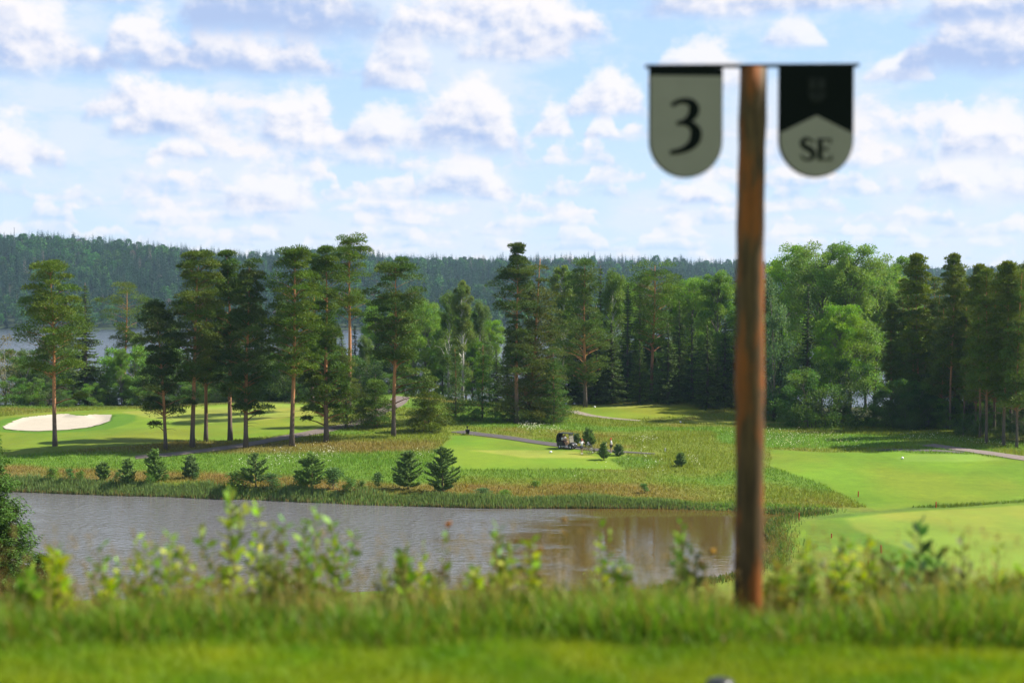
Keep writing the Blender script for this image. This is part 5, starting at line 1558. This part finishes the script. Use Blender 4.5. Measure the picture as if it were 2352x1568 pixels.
def sit(**kw):
    J = dict(pelvis=(-.58, 0, 1.0), chest=(-.60, 0, 1.33), neck=(-.58, 0, 1.51), head=(-.54, 0, 1.66), fwd=np.array((1., 0, 0)), shol=(-.6, .19, 1.45), shor=(-.6, -.19, 1.45),
             elbl=(-.40, .25, 1.22), elbr=(-.40, -.25, 1.22), wril=(-.14, .18, 1.15), wrir=(-.14, -.18, 1.15), hipl=(-.5, .10, .98), hipr=(-.5, -.10, .98), knel=(-.08, .13, .92), kner=(-.08, -.13, .92),
             ankl=(.10, .13, .42), ankr=(.10, -.13, .42))
    J.update(kw); return J


for off, lab, J, cs in [(-.27, 'person with dark hair, white shirt and dark red shorts seated in the golf cart', sit(chest=(-.50, 0, 1.32), neck=(-.42, 0, 1.48), head=(-.36, 0, 1.61), shol=(-.48, .19, 1.43), shor=(-.48, -.19, 1.43)), ((.80, .80, .82), (.13, .03, .03), (.7, .7, .7))),
                        (.27, 'person in grey shirt seated on the far side of the golf cart', sit(elbl=(-.30, .22, 1.25), wril=(.16, .12, 1.10), elbr=(-.3, -.22, 1.22), wrir=(.16, -.1, 1.1)), ((.42, .45, .52), (.06, .06, .07), (.5, .5, .5)))]:
    w = Matrix.LocRotScale(cart.location, cart.rotation_euler, cart.scale) @ Vector((0, off, -.06))
    person(lab, w, cart.rotation_euler.z, J, *cs, scale=.93, hair=(.015, .012, .01))


# ================================================================== golf bags on trolleys
def trolley(label, loc, rz, dark):
    t = empty('golf_trolley', loc, rz); tag(t, label, 'golf trolley', 'golf bags on trolleys')
    m_ = MB(); a = np.array((.42, 0, .18)); b = np.array((-.22, 0, .98)); m_.tube([a, a * .96 + b * .04, a * .5 + b * .5, b * .97 + a * .03, b], [.09, .115, .13, .14, .125], 14, True, dark); bag = m_.build('bag', M_cloth, t, True)
    m_ = MB(); m_.box((.10, -.12, .50), (.16, .10, .34), ((0, 1, 0), -.67), (.75, .75, .76)); m_.box((.28, .10, .32), (.15, .10, .22), ((0, 1, 0), -.67), (.8, .8, .8)); m_.build('pocket', M_cloth, bag)
    for k in range(8):
        m_ = MB(); o_ = np.array((rt.uniform(-.06, .06), rt.uniform(-.09, .09), rt.uniform(-.03, .05))); tp = b + (b - a) * .24 + o_ * 1.4
        m_.tube([b - (b - a) * .06 + o_ * .7, tp], .008, 5, True, (.6, .6, .62)); m_.ball(tp + (0, .02, .02), (.055, .05, .04) if k < 3 else (.02, .045, .03), 8, 6, (.03, .03, .035) if k < 2 else (.75, .75, .78)); m_.build('golf_club', M_paint, bag)
    for s_ in (-1, 1):
        w_ = MB(); an = np.arange(17) * math.pi / 8
        w_.tube([(.25 + .15 * math.cos(q), s_ * .32, .15 + .15 * math.sin(q)) for q in an], .022, 6, False, (.02, .02, .02))
        for q in range(5): w_.tube([(.25, s_ * .32, .15), (.25 + .14 * math.cos(q * 1.257), s_ * .32, .15 + .14 * math.sin(q * 1.257))], .01, 4, False, (.8, .8, .8))
        w_.build('wheel', M_matte, t)
    m_ = MB(); m_.tube([(.25, -.32, .15), (.25, .32, .15)], .014, 6, True, (.78, .78, .8)); m_.tube([(.52, 0, .10), (.25, 0, .17), (-.25, -.05, .80), (-.55, -.05, 1.02)], .02, 6, True, (.8, .8, .82)); m_.tube([(-.55, -.16, 1.02), (-.55, .06, 1.02)], .018, 6, True, (.02, .02, .02)); m_.tube([(.5, 0, .1), (.58, 0, .13)], .02, 5, True, (.8, .8, .8)); m_.build('frame', M_paint, t)
    w_ = MB(); w_.tube([(.58 + .12 * math.cos(q), 0, .13 + .12 * math.sin(q)) for q in an], .02, 6, False, (.02, .02, .02)); w_.build('front_wheel', M_matte, t)
    return t


h = hit(1358, 1040); trolley('white and black golf bag on a trolley, leaning left, between the two standing people', h, R(-15), (.03, .03, .035))
h = hit(1385, 1041); trolley('dark golf bag with white pocket on a trolley, next to the red capped person', h, R(165), (.02, .025, .03))

# ================================================================== grass, reeds and flowers
M_dry = M_grass


def blades(r, x, y, z, hgt, wid, col, lean=0.35, nseg=2):
    """curved grass blades as one mesh"""
    n = len(x)
    a = r.random(n) * 6.283; fa = r.random(n) * 6.283
    ln = lean * (0.3 + r.random(n))
    dx_b, dy_b = np.cos(a) * ln * hgt, np.sin(a) * ln * hgt
    wx, wy = np.cos(fa) * wid / 2, np.sin(fa) * wid / 2
    B = np.stack([x, y, z], 1); Wv = np.stack([wx, wy, 0 * wx], 1)
    if nseg == 1:
        V = np.stack([B - Wv, B + Wv, B + np.stack([dx_b, dy_b, hgt], 1)], 1).reshape(-1, 3)
        return V, [np.arange(3 * n).reshape(-1, 3)], np.repeat(col, 3, axis=0)
    M_ = B + np.stack([dx_b * .3, dy_b * .3, hgt * .58], 1); T = B + np.stack([dx_b, dy_b, hgt], 1)
    V = np.stack([B - Wv, B + Wv, M_ - Wv * .8, M_ + Wv * .8, T], 1).reshape(-1, 3)
    k = np.arange(n)[:, None] * 5
    return V, [k + np.array([[0, 1, 3, 2]]), k + np.array([[2, 3, 4]])], np.repeat(col, 5, axis=0)


r = np.random.default_rng(77)
# meadow tufts on the open course, coloured like the sward they grow from
n = 420000
ty = 138 + (232 - 138) * r.random(n) ** 1.15; tx = (r.random(n) - .5) * 2 * 0.385 * ty
cc_, ll_ = colour_at(tx, ty)
m = (ll_ > .6) & (cc_[:, 0] > .06)
sdp = signed(POND, tx, ty); m &= sdp > 0.3
for pth, wd in ((path_w, 1.7), (path_c, 1.5), (path_u, 1.2), (path_r, 1.7), (path_shade, 1.0)):
    co = np.empty(len(pth.data.vertices) * 3, np.float32); pth.data.vertices.foreach_get('co', co); co = co.reshape(-1, 7, 3)[:, 3, :2]
    lo, hi = co.min(0) - 3, co.max(0) + 3
    q = (tx > lo[0]) & (tx < hi[0]) & (ty > lo[1]) & (ty < hi[1]) & m
    ii = np.where(q)[0]
    if len(ii): m[ii[edge_dist(co[::4], tx[ii], ty[ii], False) < wd]] = False
tx, ty, cc_ = tx[m], ty[m], cc_[m]
pk = fbm(tx / 6, ty / 6, 141, 3)
hg = (0.10 + 0.34 * r.random(len(tx)) ** 1.6) * (0.45 + 1.1 * pk)
cc_ = cc_ * 1.5 * (0.88 + 0.26 * r.random(len(tx)))[:, None] * (1 + (r.random((len(tx), 1)) - .4) * [.35, .12, .1])
V, F, C = blades(r, tx, ty, terrain(tx, ty) - .03, hg, 0.05 + 0.07 * r.random(len(tx)), cc_, .5, 1)
tag(ob('meadow_grass', mesh_np('meadow_grass', V, F, M_grass, C)), 'uneven meadow grass, partly straw coloured, over the open course', 'grass', None, 'stuff')

# reeds along the far bank
n = 60000
u = r.random(n)
seg = POND[:19]
cl = np.r_[0, np.cumsum(np.linalg.norm(np.diff(seg, axis=0), axis=1))]
q = u * cl[-1]
rx = np.interp(q, cl, seg[:, 0]); ry = np.interp(q, cl, seg[:, 1])
dep = fbm(rx / 3, rx * 0, 151, 3); den = fbm(rx / 7, rx * 0 + 9, 152, 3)
rightf = smooth(8, 22, rx)
o_ = (r.random(n) * 2.0 - 0.5) * (0.5 + dep) * (1 - .45 * rightf)
ry2 = ry + o_ + .15; rx2 = rx + r.normal(size=n) * .3
keep = (r.random(n) < np.clip((den - .25) * 3, .25, 1) * (1 - .35 * rightf)); rx2, ry2, o_, dp = rx2[keep], ry2[keep], o_[keep], dep[keep]
hg = (0.28 + 0.6 * r.random(len(rx2))) * (.5 + .8 * dp) * (1 - .5 * smooth(8, 22, rx2))
tan = r.random(len(rx2)) < np.where(o_ < 0.1, .5, .12)
ccol = np.where(tan[:, None], np.array((.30, .23, .09)), np.array((.165, .250, .070))) * (.7 + .6 * r.random((len(rx2), 1)))
hg = np.where(tan, hg * .6, hg)
V, F, C = blades(r, rx2, ry2, np.maximum(terrain(rx2, ry2), POND_Z) - .05, hg, 0.05 + .03 * r.random(len(rx2)), ccol, .2, 2)
tag(ob('reeds', mesh_np('reeds', V, F, M_grass, C)), 'band of blue green reeds with tan stems along the far bank of the pond', 'reeds', None, 'stuff')
# rushes round the right tip and the apron
n = 7000
seg = np.concatenate([POND[17:31]]); cl = np.r_[0, np.cumsum(np.linalg.norm(np.diff(seg, axis=0), axis=1))]; q = r.random(n) * cl[-1]
rx = np.interp(q, cl, seg[:, 0]) + np.abs(r.normal(size=n)) * 1.0; ry = np.interp(q, cl, seg[:, 1]) + r.normal(size=n) * .6
hg = (.15 + .4 * r.random(n)) * (.5 + fbm(rx / 2, ry / 2, 153, 2))
ccol = np.where((r.random(n) < .3)[:, None], np.array((.19, .165, .05)), np.array((.078, .145, .026))) * (.7 + .6 * r.random((n, 1)))
V, F, C = blades(r, rx, ry, np.maximum(terrain(rx, ry), POND_Z) - .05, hg, .05 + .03 * r.random(n), ccol, .4, 2)
tag(ob('rushes', mesh_np('rushes', V, F, M_grass, C)), 'rushes and tall grass round the right tip of the pond', 'rushes', None, 'stuff')

# white meadow flowers
FL = [(640, 1058, 45, 8, 200), (720, 1050, 55, 8, 260), (560, 1068, 30, 5, 60), (760, 1046, 40, 6, 120), (1220, 984, 36, 4, 420), (1270, 990, 30, 3, 120), (1480, 1012, 30, 3, 130), (1330, 1100, 20, 3, 25), (1590, 1058, 14, 5, 70),
      (1830, 1006, 80, 9, 420), (1920, 1012, 60, 8, 260), (1790, 1014, 50, 6, 260), (2150, 1008, 90, 5, 260), (2280, 1022, 60, 4, 160), (960, 1052, 40, 6, 70), (1500, 1072, 50, 8, 70), (1430, 1050, 20, 6, 40), (1390, 1085, 30, 5, 30), (1480, 1042, 20, 4, 30), (1700, 1000, 60, 8, 120)]
fxs, fys, fsz = [], [], []
for (cx, cy, wx, wy, nn) in FL:
    h = hit(cx, cy); nn = int(nn * .45)
    fxs.append(h[0] + r.normal(size=nn) * wx / FPX * h[1] * .42); fys.append(h[1] + r.normal(size=nn) * wy * .55); fsz.append(.02 + .05 * r.random(nn) ** 2.5)
fxs, fys, fsz = map(np.concatenate, (fxs, fys, fsz))
fzs = terrain(fxs, fys) + .25 + .35 * r.random(len(fxs))
an = np.arange(6) * math.pi / 3
V = np.stack([fxs[:, None] + np.cos(an) * fsz[:, None], fys[:, None] + np.sin(an) * fsz[:, None], fzs[:, None] + r.normal(size=(len(fxs), 6)) * .03], -1)
top = np.stack([fxs, fys, fzs + .05], 1)[:, None]
V = np.concatenate([V, top], 1).reshape(-1, 3); k = np.arange(len(fxs))[:, None] * 7
F = np.concatenate([k + np.array([[i, (i + 1) % 6, 6]]) for i in range(6)])
fc = np.where((fxs > 22)[:, None] & (r.random((len(fxs), 1)) < .5), (.66, .64, .40), (.78, .77, .70))
V2, F2, C2 = blades(r, fxs, fys, fzs - .6, np.full(len(fxs), .6), np.full(len(fxs), .015), np.tile((.1, .18, .04), (len(fxs), 1)), .02, 1)
tag(ob('wildflowers', mesh_np('wildflowers', np.concatenate([V, V2]), [np.concatenate([F, F2[0] + len(V)])], M_grass, np.concatenate([np.repeat(fc, 7, axis=0), C2]))), 'patches of white and cream wildflowers in the meadow', 'wildflowers', None, 'stuff')

# the mown tee in front of the camera
n = 130000
ty = 4.0 + 1.3 * r.random(n); tx = (r.random(n) - .5) * 2 * .43 * ty
pk = fbm(tx * 1.3, ty * 1.3, 161, 4); pk2 = fbm(tx * 4, ty * 5, 162, 3)
cb_ = np.array((0.148, 0.232, 0.018))[None] * (0.62 + .5 * pk + .45 * pk2)[:, None] * (1 + (pk2[:, None] - .45) * [.8, 0, .2]) * (.8 + .4 * r.random((n, 1)))
V, F, C = blades(r, tx, ty, terrain(tx, ty) - .004, .018 + .03 * r.random(n) * (0.6 + pk), .0045 + .003 * r.random(n), cb_, .8, 1)
tag(ob('tee_grass', mesh_np('tee_grass', V, F, M_grass, C)), 'close mown grass of the tee in front', 'grass', None, 'stuff')
# uncut fringe at its edge and on the slope below
n = 60000
ty = 5.04 + 2.5 * r.random(n) ** 1.3; tx = (r.random(n) - .5) * 2 * .44 * ty
pk = fbm(tx * 1.6 + 3, ty * 1.2, 171, 3)
keep = r.random(n) < np.clip(.25 + (pk - .3) * 2.2, .15, 1)
ty, tx, pk = ty[keep], tx[keep], pk[keep]; n = len(tx)
hg = (.05 + .13 * r.random(n)) * (.45 + 1.0 * pk) * smooth(4.98, 5.24, ty + .3 * (pk - .5)) + .015
hg *= 1 - .30 * smooth(.70, .9, tx) * smooth(1.25, 1.05, tx) * (ty < 5.95)
dry = r.random(n) < np.where(ty > 5.7, .45, .10)
cb_ = np.where(dry[:, None], np.array((.29, .245, .06)), np.array((.125, .235, .016))) * (.6 + .55 * r.random((n, 1)) + .35 * (pk[:, None] - .4))
hg = np.where(dry, hg * 1.25, hg)
V, F, C = blades(r, tx, ty, terrain(tx, ty) - .01, hg, .004 + .005 * r.random(n), cb_, .55, 2)
tag(ob('rough_grass', mesh_np('rough_grass', V, F, M_grass, C)), 'uncut rough grass along the edge of the tee', 'grass', None, 'stuff')
# thin flowering grass stalks
n = 2600
ty = 5.7 + 1.6 * r.random(n); tx = (r.random(n) - .5) * 2 * .40 * ty
hg = (.12 + .34 * r.random(n) ** 1.8)
z0 = terrain(tx, ty)
V, F, C = blades(r, tx, ty, z0, hg, np.full(n, .003), np.tile((.26, .22, .07), (n, 1)) * (.7 + .6 * r.random((n, 1))), .18, 2)
tips = V.reshape(-1, 5, 3)[:, 4]
kk = np.repeat(np.arange(n), 7)
pos = tips[kk] - np.stack([0 * kk, 0 * kk, r.random(len(kk)) * .06], 1) + r.normal(size=(len(kk), 3)) * .006
V2, F2, C2 = tri_leaves(r, pos, unit(r.normal(size=pos.shape) * .5 + [0, 0, 1]), .012 + .012 * r.random(len(kk)), np.full(len(kk), .006), np.tile((.25, .17, .06), (len(kk), 1)) * (.7 + .6 * r.random((len(kk), 1))))
tag(ob('flowering_grass', mesh_np('flowering_grass', np.concatenate([V, V2]), [F[0], np.concatenate([F[1], F2 + len(V)])], M_grass, np.concatenate([C, C2]))), 'thin straw coloured flowering grass stalks above the rough', 'grass', None, 'stuff')


# leafy plants at the tee edge, out of focus
def stalk_plant(name, seed, H, nleaf, L, col, label, loc, branch=1, flower=None, narrow=.5, cat='plant', spread=.10):
    r = np.random.default_rng(seed)
    t = empty(name, loc, r.random() * 6.28); tag(t, label, cat, 'plants along the tee edge')
    st = MB(); A, D_, LL, CC_ = [], [], [], []; heads = []
    for b in range(branch):
        a = r.random() * 6.28; ln = (0.25 + .75 * r.random()) * spread * H * (0.4 if b == 0 else 2.2); hb = H * (1 if b == 0 else .55 + .4 * r.random())
        P = np.array([(0, 0, -.05), (math.cos(a) * ln * .25, math.sin(a) * ln * .25, hb * .4), (math.cos(a) * ln * .65, math.sin(a) * ln * .65, hb * .75), (math.cos(a) * ln, math.sin(a) * ln, hb)])
        P = spline(P, 12); st.tube(P, np.linspace(.005, .002, 12), 5, True, (.17, .16, .05)); heads.append(P[-1])
        m_ = int(nleaf * 1.6 * hb / H); u = np.linspace(.15, 1, m_)
        pos = np.stack([np.interp(u * hb, P[:, 2], P[:, i]) for i in range(3)], 1)
        az = np.arange(m_) * 2.4 + r.random() * 6
        A.append(pos); D_.append(unit(np.stack([np.cos(az), np.sin(az), .45 + .5 * u + .4 * r.normal(size=m_)], 1)))
        LL.append(L * 1.65 * (1.15 - .55 * u) * (.75 + .5 * r.random(m_))); CC_.append(np.asarray(col) * (.65 + .7 * r.random((m_, 1))) * (1 + (r.random((m_, 1)) - .5) * [.6, .1, .2]))
    st.build('stem', M_bark, t)
    V, F, C = quad_leaves(r, np.concatenate(A), np.concatenate(D_), np.concatenate(LL), np.concatenate(LL) * narrow, np.concatenate(CC_))
    ob('leaves', mesh_np('leaves', V, [F], M_leaf, C), t)
    if flower:
        for hp in heads[:3]:
            fm = MB()
            for q in range(9):
                fm.ball(hp + r.normal(size=3) * .008, 0.005 + .004 * r.random(), 6, 4, np.asarray(flower) * .55 * (.8 + .4 * r.random()))
            fm.build('flower_head', M_cloth, t, True)
    return t


YG, BG, RED = (.29, .38, .020), (.150, .270, .020), (.17, .11, .03)
PL = [(525, 1128, 6.7, 26, .062, YG, 3, None, 'tall yellow green sapling with pale leaves, highest plant in front of the pond'), (590, 1165, 6.9, 20, .055, YG, 2, None, 'yellow green shoot just right of the tallest sapling'),
      (330, 1255, 6.5, 18, .055, BG, 2, None, 'green leafy shoot in front of the left water'), (425, 1265, 6.6, 16, .055, YG, 2, None, 'light leafy shoot between the left shoot and the tallest sapling'),
      (130, 1262, 6.2, 24, .07, YG, 3, None, 'bright leafy plant in front of the small left spruce'), (690, 1205, 6.6, 24, .055, BG, 3, None, 'dark leaved upright plant right of the tallest sapling'),
      (725, 1168, 6.9, 20, .055, BG, 2, None, 'slender plant with grey green leaves left of the middle'), (765, 1205, 6.7, 20, .06, BG, 2, None, 'upright leafy plant second left of the middle'),
      (930, 1265, 6.4, 22, .055, BG, 3, None, 'bushy leafy plant at the bottom middle'), (1140, 1215, 6.6, 26, .055, BG, 3, None, 'tall leafy plant before the border of rippled and calm water'),
      (1095, 1310, 6.2, 16, .055, YG, 2, None, 'low yellow green plant left of the tall one before the calm water'), (1165, 1290, 6.3, 16, .055, YG, 2, None, 'low yellow green plant right under the tall one before the calm water'),
      (1000, 1330, 6.2, 14, .05, BG, 3, None, 'low leafy plant in the middle of the rough'), (250, 1335, 6.2, 16, .05, YG, 3, None, 'low light green plant at left in the rough'), (60, 1320, 6.0, 16, .06, BG, 3, None, 'leafy plant at the far left of the rough'),
      (1240, 1262, 6.7, 8, .04, RED, 2, (.50, .25, .03), 'thin reddish stalk with ochre flowers before the calm water'), (1295, 1195, 7.0, 6, .03, RED, 2, (.50, .27, .03), 'tall thin stalk with ochre flowers before the dark reflection'),
      (1030, 1205, 7.0, 6, .03, RED, 2, (.55, .20, .03), 'thin stalk with orange flowers in front of the middle water'), (1570, 1285, 6.6, 8, .035, RED, 3, (.55, .30, .03), 'thin stalks with orange flowers left of the wooden post'),
      (1640, 1262, 6.7, 8, .035, RED, 2, (.55, .30, .03), 'thin stalk with orange flower close to the left of the wooden post'),
      (1790, 1300, 6.2, 22, .06, BG, 3, (.55, .40, .03), 'leafy weed touching the right side of the wooden post'), (1850, 1330, 6.1, 20, .055, BG, 4, (.5, .45, .35), 'leafy weed with pale flowers right of the post'),
      (1935, 1265, 6.6, 14, .045, BG, 3, (.66, .64, .50), 'tall weed with white flower heads right of the post'), (2040, 1300, 6.4, 14, .045, RED, 3, (.45, .25, .25), 'reddish weed with pink flowers before the large green'),
      (2110, 1210, 6.4, 18, .075, (.05, .10, .03), 1, None, 'tall dark thistle like stalk before the large green'), (2150, 1265, 6.3, 14, .07, (.05, .10, .03), 2, None, 'dark leaning stalk beside the thistle like one'),
      (2065, 1355, 6.0, 20, .06, BG, 4, (.62, .40, .48), 'clover plant with pink and white heads at right'), (2200, 1355, 5.9, 20, .065, YG, 4, None, 'bright yellow green weed at lower right'),
      (2290, 1345, 5.9, 20, .06, BG, 4, (.6, .45, .45), 'leafy weed with pale heads near the right edge'), (2345, 1320, 5.9, 20, .065, YG, 3, None, 'light green weed cut by the right edge'), (1960, 1385, 5.8, 18, .055, RED, 4, None, 'brownish dry weed at lower right of the post'),
      (2245, 1410, 5.7, 16, .055, BG, 4, (.60, .35, .05), 'low weed with an orange flower at lower right')]
for k, (dx, dyt, D, nl, L, colr, br, fl, lab) in enumerate(PL):
    x, y, z, H = spot(dx, D, dyt)
    stalk_plant('flowering_weed' if fl else 'leafy_plant', 600 + k, H, nl, L, colr, lab, (x, y, z), br, fl, .5 if colr is not RED else .3)

# weeds mixed into the rough: nothing tells these apart
wr = np.random.default_rng(808)
for k in range(62):
    D = 5.7 + 1.1 * wr.random()
    dx = wr.uniform(1760, 2380) if k < 26 else wr.uniform(-20, 1650)
    dyt = wr.uniform(1225, 1385) if k < 26 else wr.uniform(1190, 1355)
    x, y, z, H = spot(dx, D, dyt)
    stalk_plant('leafy_plant', 700 + k, max(H, .12), 10, .046, (BG, YG, (.13, .17, .03))[k % 3], 'small leafy weed sticking out of the rough along the tee edge', (x, y, z), 3, None, .5)

# ================================================================== air
x0, x1, y0, y1, zb, ztop = -1750, 1750, -60, 3100, -12, 150
m_ = MB(); m_.box(((x0 + x1) / 2, (y0 + y1) / 2, (zb + ztop) / 2), (x1 - x0, y1 - y0, ztop - zb))
mh, gm = new_mat('haze_air')
pvn = gm.n('ShaderNodeVolumePrincipled')
pvn.inputs['Color'].default_value = (0.50, 0.73, 1.0, 1)
pvn.inputs['Density'].default_value = 0.00007
pvn.inputs['Anisotropy'].default_value = 0.1
mo = gm.n('ShaderNodeOutputMaterial'); gm.t.links.new(pvn.outputs[0], mo.inputs['Volume'])
hz = ob('haze', mesh_np('haze', np.concatenate(m_.V), [np.array(f) for f in m_.F.values()], mh))
tag(hz, 'thin blue summer haze over the lake and the far hills', 'haze', None, 'stuff')
